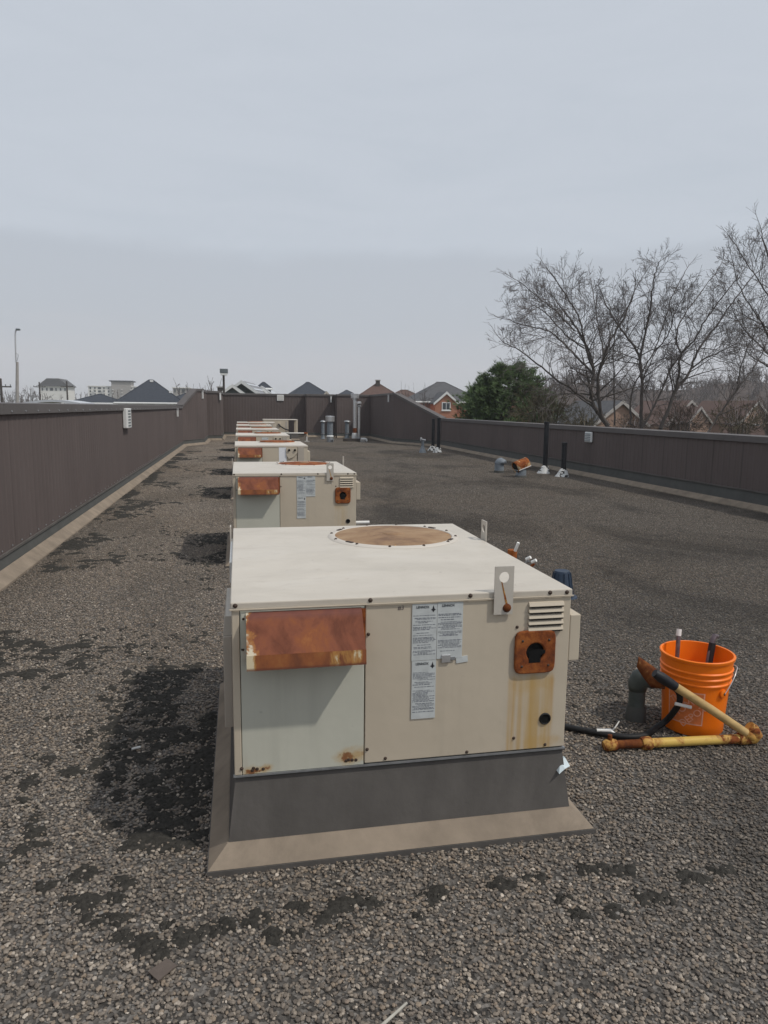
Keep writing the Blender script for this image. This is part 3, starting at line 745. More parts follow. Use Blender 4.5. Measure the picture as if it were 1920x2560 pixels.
        MB().lathe([(.36, UT-.002), (.355, UT+.012), (.335, UT+.013)], 40, fc).build('fan_ring', 'roof_paint', o, True)
    # side boxes
    MB().box(w-.001, w+.043, .004, .30, .682, .868).build('disconnect_box', 'beige_paint', o, bevel=.004)
    return o
kerb('dark flashed kerb with tan cant strip under the nearest unit', (-.0435, 2.486, 0), UW+.012)
u1 = unit('nearest beige rooftop unit with rusted intake hood and brown fan cover', (-.038, 2.486, 0), full=2, seed=3)
# fittings on the flanks of the nearest unit
MB().box(-.032, .0015, .16, .62, .44, .80).build('control_box', 'side_paint', u1, bevel=.004)
MB().prism([(-.032, .801), (.0015, .801), (.0015, .875), (-.022, .875)], .17, .60, 1).build('control_box_lid', 'lug_paint', u1)
MB().box(-.012, .0, .75, 1.35, .86, .955).build('side_rail', 'white_paint', u1, bevel=.002)
m = MB().tube([(UW+.0, .85, .80), (UW+.075, .85, .80), (UW+.09, .85, .82), (UW+.09, .85, .955)], .024, 12); m.build('gas_valve', 'rust_vent', u1, True)
m = MB().tube([(UW+.09, .815, .955), (UW+.10, .80, 1.0)], .0075, 10); m.build('valve_handle', 'white_plastic', u1, True)
for yy in (.64, .575):
    MB().tube([(UW+.0, yy+.03, .88), (UW+.05, yy, .90), (UW+.075, yy-.03, .95)], .0065, 8).build('copper_stub', 'rust_vent' if yy < .6 else 'galvanised', u1, True)
    MB().tube([(UW+.068, yy-.022, .955), (UW+.082, yy-.038, .968)], .008, 8).build('stub_cap', 'white_plastic', u1, True)

kerb('flashed kerb under the second unit of the row', (-.0675, 7.484, 0))
u2 = unit('second rooftop unit with rust-streaked hood and pale condensate pipe', (-.0675, 7.484, 0), full=1, seed=8)
MB().tube([(UW-.01, .1, .42), (UW+.16, .1, .42)], .018, 12).build('condensate_pipe', 'white_plastic', u2, True)
specs = [(12.95, 'third rooftop unit with tall white label on its front', 'b', 'third'), (17.6, 'fourth rooftop unit behind the white-labelled one, blue-grey sticker on its front', 'a', 'fourth'),
         (22.35, 'fifth rooftop unit of the row with narrow rusted hood showing', 'a', 'fifth'), (27.0, 'sixth rooftop unit of the row seen only as a pale lid', 'a', 'sixth')]
for i, (yy, lb, va, od) in enumerate(specs):
    kerb('flashed kerb under the %s unit of the row' % od, (-.07, yy, 0))
    unit(lb, (-.07, yy, 0), full=0, seed=20+i, variant=va)
kerb('flashed kerb under the seventh unit of the row', (-.065, 32.0, 0), 1.64)
unit('seventh, wider rooftop unit with overlapping pale lid', (-.065, 32.0, 0), w=1.64, seed=31)

# far condenser with open frame
kerb('flashed kerb under the far framed unit', (1.25, 36.5, 0), 1.7, 1.3)
o = thing('rooftop_unit', 'far rooftop unit with open empty side frame', 'air conditioner', (1.22, 36.5, 0), 0, 'beige rooftop units in a row')
MB().box(0, 1.24, 0, 1.3, UB, 1.0).build('casing', 'beige_paint', o, bevel=.008)
MB().box(-.01, 1.72, -.01, 1.31, 1.0, 1.035).build('lid', 'roof_paint', o, bevel=.008)
MB().box(1.62, 1.71, 0, .09, UB, 1.0).build('frame_post', 'beige_paint', o, bevel=.005)
MB().box(1.62, 1.71, 1.21, 1.3, UB, 1.0).build('frame_post', 'beige_paint', o, bevel=.005)
MB().box(1.24, 1.71, 0, .09, UB, UB+.06).build('frame_rail', 'rust_plate', o, bevel=.004)
MB().box(1.10, 1.2, -.015, 0, UB+.1, .95).build('access_strip', 'side_paint', o)
MB().prism([(.72, .72), (.80, .68), (.88, .72), (.88, .85), (.72, .85)], -.05, 0, 1).build('valve_cover', 'beige_paint', o, bevel=.006)
MB().tube([(.75, -.06, .82), (.80, -.09, .74), (.90, -.12, .66), (1.05, -.14, .57), (1.2, -.16, .52), (1.3, -.16, .50)], .03, 8).build('flex_conduit', 'black_rubber', o, True)
o = thing('gas_pipe', 'pale yellow gas pipe with elbow standing off the far framed unit', 'pipe', (2.3, 34.6, 0))
MB().tube([(-.5, 0, .42), (.84, 0, .42), (.90, 0, .38), (.90, 0, 0)], .035, 10).build('pipe', 'cable_white', o, True)
MB().tube([(.78, 0, .42), (.9, 0, .42), (.9, 0, .30)], .055, 10).build('elbow', 'rust_vent', o, True)
MB().box(.78, 1.02, -.12, .12, 0, .05).build('support_block', 'concrete', o, bevel=.01)
MB().box(.0, .16, -.12, .12, 0, .385).build('support_stand', 'membrane', o, bevel=.01)

# ------------------------------------------------------------------ pipes and vents on the roof
def mushroom(label, x, y, r, h, capr):
    o = thing('vent_pipe', label, 'vent', (x, y, 0), 0, 'mushroom capped vent pipes at the far end')
    MB().lathe([(r*1.5, 0), (r*1.35, .05), (r*1.05, .12), (r*1.02, .2)], 20).build('boot', 'grey_pvc', o, True)
    MB().lathe([(r*1.25, .26), (r*1.25, .31)], 20).build('storm_collar', 'galvanised', o, True)
    MB().tube([(0, 0, .02), (0, 0, h-.05)], r, 20).build('pipe', 'grey_pvc', o, True)
    MB().lathe([(capr*.96, h-.085), (capr, h-.075), (capr*.85, h-.03), (capr*.4, h), (.0001, h+.012)], 24).build('cap', 'galvanised', o, True, solid=.006)
mushroom('slim mushroom-capped grey vent pipe left of the fat round vent', 4.37, 38.0, .086, .98, .15)
mushroom('mushroom-capped grey vent pipe standing between fat vent and tall flue', 5.75, 38.6, .105, .98, .185)
o = thing('vent_stack', 'fat grey vent stack with wide drum cap at far end', 'vent', (4.325, 34.6, 0))
MB().lathe([(.17, .0), (.165, .2), (.10, .26)], 24).build('boot', 'galvanised', o, True)
MB().lathe([(.17, .24), (.175, .29), (.14, .33)], 24).build('storm_collar', 'white_paint', o, True)
MB().tube([(0, 0, .2), (0, 0, 1.03)], .142, 24).build('pipe', 'grey_pvc', o, True)
MB().lathe([(.13, .985), (.215, .99), (.22, 1.24), (.2, 1.25), (.0001, 1.262)], 28).build('drum_cap', 'bright_metal', o, True)
MB().tube([(.06, -.2, .0), (.06, -.2, .10), (.14, -.26, .12)], .06, 12).build('drain_tee', 'galvanised', o, True)
o = thing('flue', 'tall steel flue with drum cap rising above the far wall', 'flue', (5.85, 36.6, 0))
MB().lathe([(.15, .0), (.15, .24), (.14, .37), (.1, .38)], 24).build('boot', 'white_paint', o, True)
MB().tube([(0, 0, .3), (0, 0, 2.2)], .098, 24).build('pipe', 'bright_metal', o, True)
MB().lathe([(.1015, .37), (.1025, .62), (.0985, .63)], 24).build('lower_sleeve', 'rust_blade', o, True)
MB().lathe([(.12, 2.06), (.12, 2.13), (.205, 2.135), (.212, 2.36), (.19, 2.372), (.0001, 2.38)], 28).build('drum_cap', 'bright_metal', o, True)
o = thing('flue', 'shorter shiny flue standing just in front of the tall one', 'flue', (6.0, 36.2, 0))
MB().tube([(0, 0, .0), (0, 0, 1.80)], .062, 20).build('pipe', 'bright_metal', o, True)
MB().lathe([(.10, 0), (.09, .1), (.065, .17)], 20).build('boot', 'galvanised', o, True)
MB().lathe([(.105, 1.70), (.11, 1.75), (.07, 1.78)], 20).build('storm_collar', 'galvanised', o, True)
MB().lathe([(.12, 1.84), (.13, 1.88), (.12, 1.95), (.07, 1.965), (.0001, 1.97)], 24).build('cap', 'bright_metal', o, True)
MB().tube([(0, 0, 1.79), (0, 0, 1.86)], .045, 12).build('neck', 'black_hole', o, True)
o = thing('timber_sleeper', 'dark timber sleeper lying at the foot of the flues', 'timber', (5.45, 35.3, 0), R(-4))
MB().box(-.38, .45, -.1, .1, .005, .15).build('beam', 'creosote', o, bevel=.012)
o = thing('pipe_fitting', 'pale pipe elbow resting on a block beside the flues', 'pipe', (5.9, 34.5, 0))
MB().box(-.11, .1, -.1, .1, 0, .13).build('block', 'concrete', o, bevel=.02)
MB().tube([(-.08, 0, .17), (.12, 0, .17), (.19, -.02, .14), (.2, -.03, .05)], .05, 12).build('elbow', 'white_paint', o, True)
o = thing('roof_hydrant', 'blue-grey roof pipe stub with taps near the far right', 'pipe', (6.8, 26.3, 0))
MB().lathe([(.14, 0), (.12, .08), (.07, .2), (.06, .25)], 18).build('boot', 'grey_pvc', o, True)
MB().tube([(0, 0, .1), (0, 0, .44), (-.03, -.02, .50)], .055, 14).build('pipe', 'grey_pvc', o, True)
MB().tube([(-.09, -.03, .50), (.09, .0, .46)], .05, 12).build('valve', 'galvanised', o, True)
MB().tube([(-.08, -.05, .53), (-.08, -.05, .58)], .035, 10).build('handle', 'white_paint', o, True)

def post(label, x, y, h, lean=0):
    o = thing('vent_pipe', label, 'pipe', (x, y, 0), 0, 'black vent pipes along the right parapet')
    r = .064
    MB().tube([(0, 0, .0), (0, 0, h*.5), (lean, 0, h)], r, 18).build('pipe', 'black_pipe', o, True)
    MB().lathe([(r*1.0, h), (r*1.12, h-.003), (r*1.12, h-.06), (r*1.0, h-.062)], 18).xf(Matrix.Translation((lean, 0, 0))).build('hub', 'black_pipe', o, True)
    rg = random.Random(int(x*100+y)); m = MB(); seg = 20; prof = [(.17, .004), (.165, .02), (.135, .07), (.11, .14), (.09, .185), (.076, .19)]
    for (rr, zz) in prof:
        for k in range(seg):
            a = 2*math.pi*k/seg; q = rr*(1+.10*math.sin(a*3+rr*30)+.06*rg.random()); m.v.append((q*math.cos(a)-.03*(1-zz/.19), q*math.sin(a), zz*(1+.12*math.sin(a*2))))
    for i in range(len(prof)-1):
        for k in range(seg): a = i*seg+k; c = i*seg+(k+1) % seg; m.f.append((a, c, c+seg, a+seg))
    m.build('boot', 'peeling_white', o, True)
m, b, p = newmat('peeling_white')
k = b.step(b.noise(b.pos(), 11, 4, .6, .4), .54, .57)
b.put(p.inputs['Base Color'], b.mix(k, (.66, .66, .64), (.03, .03, .03))); p.inputs['Roughness'].default_value = .7; MATS['peeling_white'] = m
post('black vent pipe farthest along the right parapet', 7.58, 27.7, 1.26)
post('black vent pipe just in front of the farthest one', 7.44, 26.4, 1.31)
post('tall black vent pipe rising above the right parapet', 7.88, 17.62, 1.35)
post('short black vent pipe nearest along the right parapet', 7.965, 16.7, .86)

def gooseneck(label, x, y, r, h, mat, hood, rz, group='goose-necked vents on the roof'):
    o = thing('gooseneck_vent', label, 'vent', (x, y, 0), rz, group)
    MB().lathe([(r*1.12, 0), (r*1.1, h*.16), (r*.98, h*.2)], 24).build('base_collar', 'membrane', o, True)
    # stub, then a hood bending over towards local +x
    pts = [(0, 0, .02), (0, 0, h*.72)]; rad = [r, r*.97]
    MB().tube(pts, rad, 24).build('stub', mat, o, True)
    arc = []
    for k in range(9):
        a = R(180-k*13); arc.append((r*.42+r*.42*math.cos(a), 0, h*.70+r*.34*math.sin(a)))
    arc.append((arc[-1][0]+r*.02, 0, arc[-1][2]-r*.2))
    hd = MB().tube(arc, [r*.98]*len(arc), 24, cap=False).build('hood', hood, o, True, solid=.006)
    e = Vector(arc[-1]); MB().tube([arc[-3], arc[-2]], r*.93, 20).build('opening', 'black_hole', hd)
gooseneck('grey goose-necked vent turned towards the right parapet', 6.72, 17.9, .125, .33, 'grey_pvc', 'grey_pvc', R(-28))
o = thing('gooseneck_vent', 'grey vent stub with tilted rust-orange hood near the right parapet', 'vent', (6.83, 16.68, 0), R(8), 'goose-necked vents on the roof')
MB().lathe([(.15, 0), (.145, .03), (.13, .05)], 24).build('base_collar', 'membrane', o, True)
MB().tube([(0, 0, .0), (.02, 0, .28)], [.13, .122], 24).build('stub', 'grey_pvc', o, True)
hd = MB().tube([(.17, 0, .36), (.05, 0, .315), (-.10, 0, .265), (-.17, 0, .235)], [.135, .14, .137, .14], 24, cap=False).build('hood', 'rust_vent', o, True, solid=.008)
MB().tube([(-.155, 0, .24), (-.13, 0, .25)], .125, 20).build('opening', 'black_hole', hd)
MB().prism([(-.13, .17), (.2, .285), (.2, .30), (-.13, .185)], -.15, .15, 1).build('strap', 'white_paint', o)

# ------------------------------------------------------------------ bucket, spade, pipe and hose beside the nearest unit
BX, BY = 2.328, 3.205
o = thing('bucket', 'orange plastic bucket with moulded ribs standing on the gravel', 'bucket', (BX, BY, .008))
RB, RT_, HB = .148, .176, .405
def rr_(z): return RB+(RT_-RB)*z/HB
prof = [(.0001, .004), (RB*.97, .004), (RB, .0), (RB+.003, .006)]
prof += [(rr_(.06), .06), (rr_(.18), .18), (rr_(.262), .262)]
for zz in (.268, .300, .330):
    prof += [(rr_(zz)+.001, zz), (rr_(zz)+.008, zz+.004), (rr_(zz)+.008, zz+.009), (rr_(zz)+.002, zz+.014)]
prof += [(rr_(.39)+.001, .385), (rr_(.395)+.007, .389), (RT_+.008, .402), (RT_+.004, HB), (RT_-.004, HB-.001), (rr_(.38)-.004, .38), (rr_(.1)-.004, .1), (RB-.006, .012), (.0001, .010)]
MB().lathe(prof, 56).build('shell', 'orange_plastic', o, True)
def on_shell(a, z, off=.0008): rr = rr_(z)+off; return (rr*math.cos(a), rr*math.sin(a), z)
# faded square print with slanting lettering
A0, Z0 = R(-140), .15
def wrap(mesh, mat, name):
    for v in mesh.vertices:
        u, q = v.co.x, v.co.y; v.co = on_shell(A0+u/.155, Z0+q, .0006 if v.co.z <= 0 else .0012)
    mesh.materials.append(MATS[mat]); inst(name, mesh, o)
S = .088
m = MB()
for i in range(14):
    for j in range(8):
        ax_, bx_ = -S+2*S*i/14, -S+2*S*(i+1)/14; ay, by = -S+2*S*j/8, -S+2*S*(j+1)/8
        m.add([(ax_, ay, 0), (bx_, ay, 0), (bx_, by, 0), (ax_, by, 0)], [(0, 1, 2, 3)])
me = bpy.data.meshes.new('print_ground'); me.from_pydata(m.v, [], m.f); me.update(); wrap(me, 'faded_ground', 'print_ground')
m = MB()
for (x0, x1, y0, y1) in [(-S, S, S-.006, S), (-S, S, -S, -S+.006), (-S, -S+.006, -S, S), (S-.006, S, -S, S)]:
    nn = 14
    for i in range(nn):
        for j in range(nn if (y1-y0) > .1 else 1):
            if (x1-x0) < .1 and i: continue
            ax = x0+(x1-x0)*i/nn if (x1-x0) > .1 else x0; bx = x0+(x1-x0)*(i+1)/nn if (x1-x0) > .1 else x1
            ay = y0+(y1-y0)*j/nn if (y1-y0) > .1 else y0; by = y0+(y1-y0)*(j+1)/nn if (y1-y0) > .1 else y1
            m.add([(ax, ay, .001), (bx, ay, .001), (bx, by, .001), (ax, by, .001)], [(0, 1, 2, 3)])
me = bpy.data.meshes.new('print_frame'); me.from_pydata(m.v, [], m.f); me.update(); wrap(me, 'faded_print', 'print_frame')
for txt, sz, du, dv in [('THE', .042, -.045, .045), ('HOME', .058, -.002, .002), ('DEPOT', .05, .04, -.042)]:
    me = text_mesh(txt, sz); c_, s_ = math.cos(R(45)), math.sin(R(45))
    for v in me.vertices: x_, y_ = v.co.x, v.co.y; v.co = Vector((x_*c_-y_*s_+du, x_*s_+y_*c_+dv, v.co.z))
    wrap(me, 'faded_print', 'lettering')
for sgn in (R(-74), R(106)):
    e = MB().lathe([(.022, 0), (.022, .010), (.012, .014), (.0001, .014)], 16).build('handle_ear', 'orange_plastic', o, True)
    e.matrix_local = Matrix.Translation(on_shell(sgn, .235, 0)) @ Matrix.Rotation(sgn, 4, 'Z') @ Matrix.Rotation(R(90), 4, 'Y')
    h = MB().lathe([(.008, .0145), (.0001, .0146)], 10).build('ear_hole', 'black_hole', e)
MB().tube(smooth_path([on_shell(R(-74), .235, .014), on_shell(R(-62), .285, .018), on_shell(R(-46), .33, .018), on_shell(R(-20), .34, .02), on_shell(R(30), .30, .02), on_shell(R(80), .25, .02), on_shell(R(106), .235, .014)]), .0025, 6).build('wire_handle', 'bright_metal', o, True)
# tools in the bucket
o = thing('hand_tool', 'steel bar with pale tip standing in the orange bucket', 'tool', (BX-.055, BY+.06, .03))
MB().tube([(-.0, -.0, 0), (-.005, .02, .30), (.012, .045, .44)], .011, 10).build('shank', 'tool_metal', o, True)
MB().tube([(.011, .044, .435), (.018, .052, .47)], .013, 10).build('tip', 'white_plastic', o, True)
o = thing('hand_tool', 'dark pry bar leaning on the right rim of the bucket', 'tool', (BX+.03, BY+.0, .03))
MB().tube([(0, 0, 0), (.06, .04, .24), (.105, .065, .415), (.118, .07, .435), (.14, .075, .43)], [.012, .013, .014, .015, .010], 10).build('bar', 'tool_metal', o, True)
MB().tube([(.075, .045, .27), (.104, .064, .40)], .018, 10).build('grip', 'black_rubber', o, True)

# yellow pipe on the gravel
o = thing('gas_pipe', 'rusty yellow gas pipe with couplings lying in front of the bucket', 'pipe', (0, 0, 0))
zz = .033
E0 = Vector((2.505, 2.965, .036))
MB().tube([(1.955, 3.005, zz), (2.455, 2.968, zz)], .0225, 16).build('pipe', 'yellow_pipe', o, True)
MB().tube([(2.425, 2.970, zz), (2.435, 2.969, zz), (2.475, 2.967, zz), (2.50, 2.966, zz+.006), (2.512, 2.962, zz+.02), (2.498, 2.962, zz+.045), (2.478, 2.965, zz+.06)], [.027, .03, .03, .037, .036, .031, .029], 18).build('elbow', 'rust_fitting', o, True)
MB().tube([(1.915, 3.008, zz), (1.925, 3.0075, zz), (1.958, 3.005, zz), (1.966, 3.0045, zz)], [.027, .033, .033, .028], 16).build('coupling', 'rust_fitting', o, True)
MB().tube([(1.785, 3.018, zz), (1.93, 3.007, zz)], .021, 14).build('nipple', 'rust_blade', o, True)
MB().tube([(1.720, 3.023, zz-.002), (1.735, 3.022, zz), (1.772, 3.019, zz), (1.785, 3.018, zz)], [.020, .029, .029, .026], 14).build('end_valve', 'rust_fitting', o, True)
MB().tube([(1.752, 3.021, zz+.02), (1.752, 3.023, zz+.052)], .011, 10).build('valve_stem', 'rust_blade', o, True)

# spade leaning on the grey vent, its handle down on the pipe elbow
o = thing('spade', 'old spade with rusted blade and wooden handle leaning on grey vent', 'spade', (0, 0, 0))
H0 = Vector((2.50, 2.955, .105)); H1 = at(1380+905/3.072, 1540+515/3.072, 3.035); ax = (H1-H0).normalized()
H0 = at(1380+1530/3.072, 1540+925/3.072, 2.955)
ax = (H1-H0).normalized()
MB().tube([H0, H0+(H1-H0)*.5+Vector((0, 0, .003)), H1], [.0205, .0215, .021], 16).build('handle', 'wood_handle', o, True)
MB().tube([H0-ax*.012, H0, H0+ax*.03, H0+ax*.034], [.024, .027, .027, .022], 14).build('ferrule', 'rust_fitting', o, True)
S1 = H1+ax*.075
MB().tube([H1-ax*.035, H1, S1-ax*.02, S1+ax*.02], [.023, .026, .027, .020], 14).build('socket', 'black_pipe', o, True)
PZ = lambda x, y, Y: at(1380+x/3.072, 1540+y/3.072, Y)
def pl(pts, t):
    k = t*(len(pts)-1); i_ = min(len(pts)-2, int(k)); f = k-i_; return tuple(pts[i_][q]*(1-f)+pts[i_+1][q]*f for q in range(2))
m = MB(); n_u, n_v = 10, 7
for i in range(n_u):
    t = i/(n_u-1); tp = pl([(664, 312), (715, 345), (780, 390), (872, 470)], t); bt = pl([(652, 392), (700, 470), (760, 548), (868, 560)], t)
    for j in range(n_v):
        s_ = j/(n_v-1); q = PZ(tp[0]*(1-s_)+bt[0]*s_, tp[1]*(1-s_)+bt[1]*s_, 3.215-.15*t-.03*s_+.05*(s_-.5)**2)
        m.v.append(tuple(q))
for i in range(n_u-1):
    for j in range(n_v-1): a = i*n_v+j; m.f.append((a, a+n_v, a+1+n_v, a+1))
m.build('blade', 'rust_blade', o, True, solid=.004)
o = thing('gooseneck_vent', 'green-grey goose-necked vent under the rusted spade blade', 'vent', (2.075, 3.33, 0), R(70), 'goose-necked vents on the roof')
MB().lathe([(.053, 0), (.051, .06), (.045, .085)], 24).build('base_collar', 'membrane', o, True)
MB().tube([(0, 0, .01), (0, 0, .20)], [.0435, .042], 24).build('stub', 'green_grey', o, True)
arc = [(0, 0, .17), (0, 0, .205), (-.012, -.01, .235), (-.02, -.035, .252), (-.02, -.068, .25), (-.018, -.09, .232)]
hd = MB().tube(arc, [.044, .049, .053, .055, .053, .049], 24, cap=False).build('hood', 'green_grey', o, True, solid=.004)
MB().tube([arc[-2], arc[-1]], .043, 20).build('opening', 'black_hole', hd)

o = thing('hose', 'black rubber hose looping from the unit past the orange bucket', 'hose', (0, 0, 0))
pts = [(1.25, 3.40, .10), (1.40, 3.37, .05), (1.55, 3.33, .022), (1.68, 3.24, .022), (1.80, 3.155, .022), (1.90, 3.105, .022), (2.0, 3.11, .022), (2.09, 3.16, .03), (2.145, 3.165, .06), (2.158, 3.12, .13), (2.155, 3.075, .20), (2.135, 3.06, .26), (2.09, 3.08, .305)]
MB().tube(smooth_path(pts), .0155, 10).build('tubing', 'black_rubber', o, True)
a_ = Vector((1.765, 3.175, .036)); MB().tube([a_, a_+Vector((.062, -.022, .004)), a_+Vector((.078, -.032, -.012))], [.0085, .0105, .011], 10).build('white_clip', 'white_plastic', o, True)
o = thing('cable_tie', 'thin grey wire curling up from the hose', 'wire', (0, 0, 0))
MB().tube(smooth_path([(1.815, 3.15, .03), (1.87, 3.19, .03), (1.93, 3.25, .035), (1.96, 3.30, .012)]), .0035, 6).build('strand', 'cable_white', o, True)
o = thing('marker_stick', 'short white plastic stick propped against the orange bucket', 'stick', (0, 0, 0))
p0 = at(1380+945/3.072, 1540+672/3.072, 3.058); p1 = at(1380+1070/3.072, 1540+702/3.072, 3.030); MB().tube([p0, p1], .0088, 10).build('stick', 'white_plastic', o, True)
o = thing('plastic_tray', 'dark blue ribbed plastic cone with flange standing behind the unit', 'plastic part', (2.80, 5.80, 0), R(10))
m = MB().lathe([(.145, .0), (.14, .010), (.105, .015), (.068, .235), (.064, .24), (.0001, .237)], 28); m.build('cone', 'blue_plastic', o, True)
for k in range(10):
    a = 2*math.pi*k/10; MB().tube([(.108*math.cos(a), .108*math.sin(a), .015), (.072*math.cos(a), .072*math.sin(a), .225)], .006, 6).build('rib', 'blue_plastic', o)
o = MB(); m = o
pp = [at(1388, 1872, 2.55), at(1396, 1868, 2.60), at(1404, 1888, 2.56), at(1412, 1893, 2.53), at(1425, 1915, 2.49), at(1413, 1922, 2.47), at(1398, 1935, 2.46), at(1391, 1925, 2.49), at(1400, 1905, 2.505)]
m.add(pp, [(i_, (i_+1) % 8, 8) for i_ in range(8)])
tag(m.build('paper_sheet', 'blue_paper', solid=.0015), 'pale blue torn sheet poking out from under the nearest unit', 'paper')
o = MB().add([(-.286, 1.972, .016), (-.253, 1.930, .017), (-.205, 1.978, .019), (-.236, 2.012, .018)], [(0, 1, 2, 3)]).build('shingle_scrap', 'shingle_brown', solid=.004)
tag(o, 'flat brown square scrap lying on the gravel in the foreground', 'scrap')
o = MB().tube([(.34, 1.66, .016), (.43, 1.722, .019)], [.005, .0035], 8).build('wood_sliver', 'pale_stick', None, True)
tag(o, 'pale wooden sliver on the gravel at the bottom edge', 'stick')
o = MB().tube([(-.53, 3.42, .016), (-.49, 3.43, .018)], [.005, .006], 6).build('wood_sliver', 'white_plastic', None, True)
tag(o, 'tiny white sliver in the shadow left of the nearest unit', 'stick')

# moss cushions and silt clumps
def moss():
    rg = random.Random(5)
    spots = [(-.571, 2.497, .055), (-.438, 2.415, .06), (-.448, 2.339, .05), (-.544, 2.339, .065), (-.682, 2.448, .05), (-.475, 2.243, .05), (-.41, 2.23, .045), (-.295, 2.111, .055), (-.27, 2.068, .045),
             (-.243, 2.182, .035), (-.177, 2.104, .07), (-.086, 2.144, .05), (-.13, 2.12, .05), (.031, 2.154, .055), (.079, 2.071, .05), (.169, 2.19, .05), (.224, 2.124, .05), (.339, 2.175, .08), (.29, 2.16, .05), (.39, 2.16, .05), (-.377, 2.157, .04),
             (.308, 2.07, .03), (.145, 2.07, .03), (.642, 2.166, .055), (.60, 2.16, .04), (.881, 2.178, .05), (.84, 2.17, .03), (1.019, 2.197, .045), (1.207, 2.196, .05), (1.26, 2.19, .05), (1.328, 2.166, .06),
             (1.558, 2.078, .065), (1.694, 2.106, .05), (1.335, 2.026, .05), (1.388, 1.998, .045), (1.076, 1.987, .04), (1.203, 1.975, .045), (.553, 2.073, .03), (1.061, 2.059, .03),
             (-.40, 2.70, .08), (-.42, 2.62, .06), (-.52, 2.80, .05), (-.36, 2.82, .06)]
    big = spots; spots = []
    for (x, y, r) in big:                                           # each cushion is a ragged huddle of small ones
        for _ in range(7):
            a = rg.random()*6.283; q = r*.62*math.sqrt(rg.random()); spots.append((x+1.25*q*math.cos(a), y+.8*q*math.sin(a), r*(.22+.34*rg.random())))
    for _ in range(3400):                                           # silt line along the left cant strip
        y = 4.4+rg.random()**1.5*23; sp = .22+.20*math.sin(y*1.7)+.14*math.sin(y*4.1)
        x = -2.05+abs(rg.gauss(0, 1))*max(.05, sp)
        if mnoise.noise((x*1.6, y*.7, 3))+.5*mnoise.noise((x*6, y*3, 5)) > .0: spots.append((x, y, .014+.045*rg.random()**2*(1+y*.06)))
    for _ in range(2600):                                           # thin drifts left of the units
        x, y = -.25-rg.random()*1.2, 2.4+rg.random()*15
        if mnoise.noise((x*1.6, y*.9, 8))+.4*mnoise.noise((x*7, y*5, 1)) > .30: spots.append((x, y, .008+.022*rg.random()**2*(1+y*.05)))
    for i_, uy in enumerate((2.486, 7.484, 12.95, 17.6, 22.3, 27.0)):     # moss massed over each unit's cast shadow, to darken it and roughen its outline
        for _ in range(1500 if i_ == 0 else 700):
            x, y = -.15-abs(rg.gauss(0, .34)), uy+.1+rg.random()*2.0
            if x > -1.15 and mnoise.noise((x*2.6, y*1.5, 28))+.45*mnoise.noise((x*9, y*6, 1)) > .02: spots.append((x, y, (.008+.030*rg.random()**2)*(1+y*.03)))
    for _ in range(1500):                                           # scattered moss along the right of the row
        x, y = 1.4+rg.random()*1.6, 1.6+rg.random()*6
        if mnoise.noise((x*1.3, y*1.1, 18))+.4*mnoise.noise((x*7, y*5, 2)) > .32: spots.append((x, y, .008+.02*rg.random()**2))
    m = MB()
    for (x, y, r) in spots:
        n1, n2 = (12, 4) if r > .02 else (8, 3); ax_ = 1+.5*rg.random(); an = rg.random()*3.14; ph = rg.random()*9; o_ = len(m.v)
        h = .0095+.10*r
        for i in range(n2):
            t = i/(n2-1)
            for k in range(n1):
                a = 2*math.pi*k/n1; q = r*(1-t*.93)*(1+.30*math.sin(2*a+ph)+.22*math.sin(5*a+ph*2)+.25*(rg.random()-.5))
                ex, ey = q*math.cos(a)*ax_, q*math.sin(a)
                m.v.append((x+ex*math.cos(an)-ey*math.sin(an), y+ex*math.sin(an)+ey*math.cos(an), .0005+h*(t**.55)*(1+.35*(rg.random()-.5))))
        for i in range(n2-1):
            for k in range(n1): a = o_+i*n1+k; c = o_+i*n1+(k+1) % n1; m.f.append((a, c, c+n1, a+n1))
        m.f.append(tuple(o_+(n2-1)*n1+k for k in range(n1)))
    tag(m.build('moss', 'moss', None, True), 'dark moss and silt clumps lying on the roof gravel', 'moss', kind='stuff')
moss()

# ------------------------------------------------------------------ trees
def grow(mt, mw, p, d, L, r, lev, rg, up=.25, spread=.75, nch=(5, 7), minr=.0045, depth=3, flat=1.0, gn=.10):
    """one limb as a bending tube, with side shoots; mt takes thick wood, mw twigs"""
    n = 6 if lev <= 1 else 4 if lev == 2 else 3
    pts = [Vector(p)]; dd = Vector(d).normalized(); dirs = [dd.copy()]
    for i in range(n):
        j = Vector((rg.gauss(0, gn), rg.gauss(0, gn)*flat, rg.gauss(0, gn*.8)))
        dd = (dd+j+Vector((0, 0, up/n*(.6 if lev else 1)))).normalized()
        pts.append(pts[-1]+dd*(L/n)); dirs.append(dd.copy())
    r1 = max(minr, r*(.30 if lev < depth else .55))
    rad = [r+(r1-r)*(i/n) for i in range(n+1)]
    (mt if r > .02 else mw).tube(pts, rad, 7 if r > .05 else 5 if r > .02 else 3, cap=False)
    if lev >= depth: return
    k = rg.randint(*nch)+(2 if lev == 0 else 0)
    for c in range(k):
        t = .22+.76*(c+rg.random()*.8)/k; t = min(t, .98)
        i = min(n-1, int(t*n)); q = pts[i].lerp(pts[i+1], t*n-i); base = dirs[i+1]
        perp = base.orthogonal().normalized(); perp.rotate(Matrix.Rotation(rg.random()*6.283, 3, base)); perp.y *= flat
        ang = spread*(.55+.6*rg.random())
        nd = (base*math.cos(ang)+perp.normalized()*math.sin(ang))
        rr = rad[i]*(.42+.22*rg.random()); ll = L*(.34+.30*rg.random())*(1.15-.55*t)
        grow(mt, mw, q, nd, ll, max(minr, rr), lev+1, rg, up, spread*.98, nch, minr, depth, flat, gn)
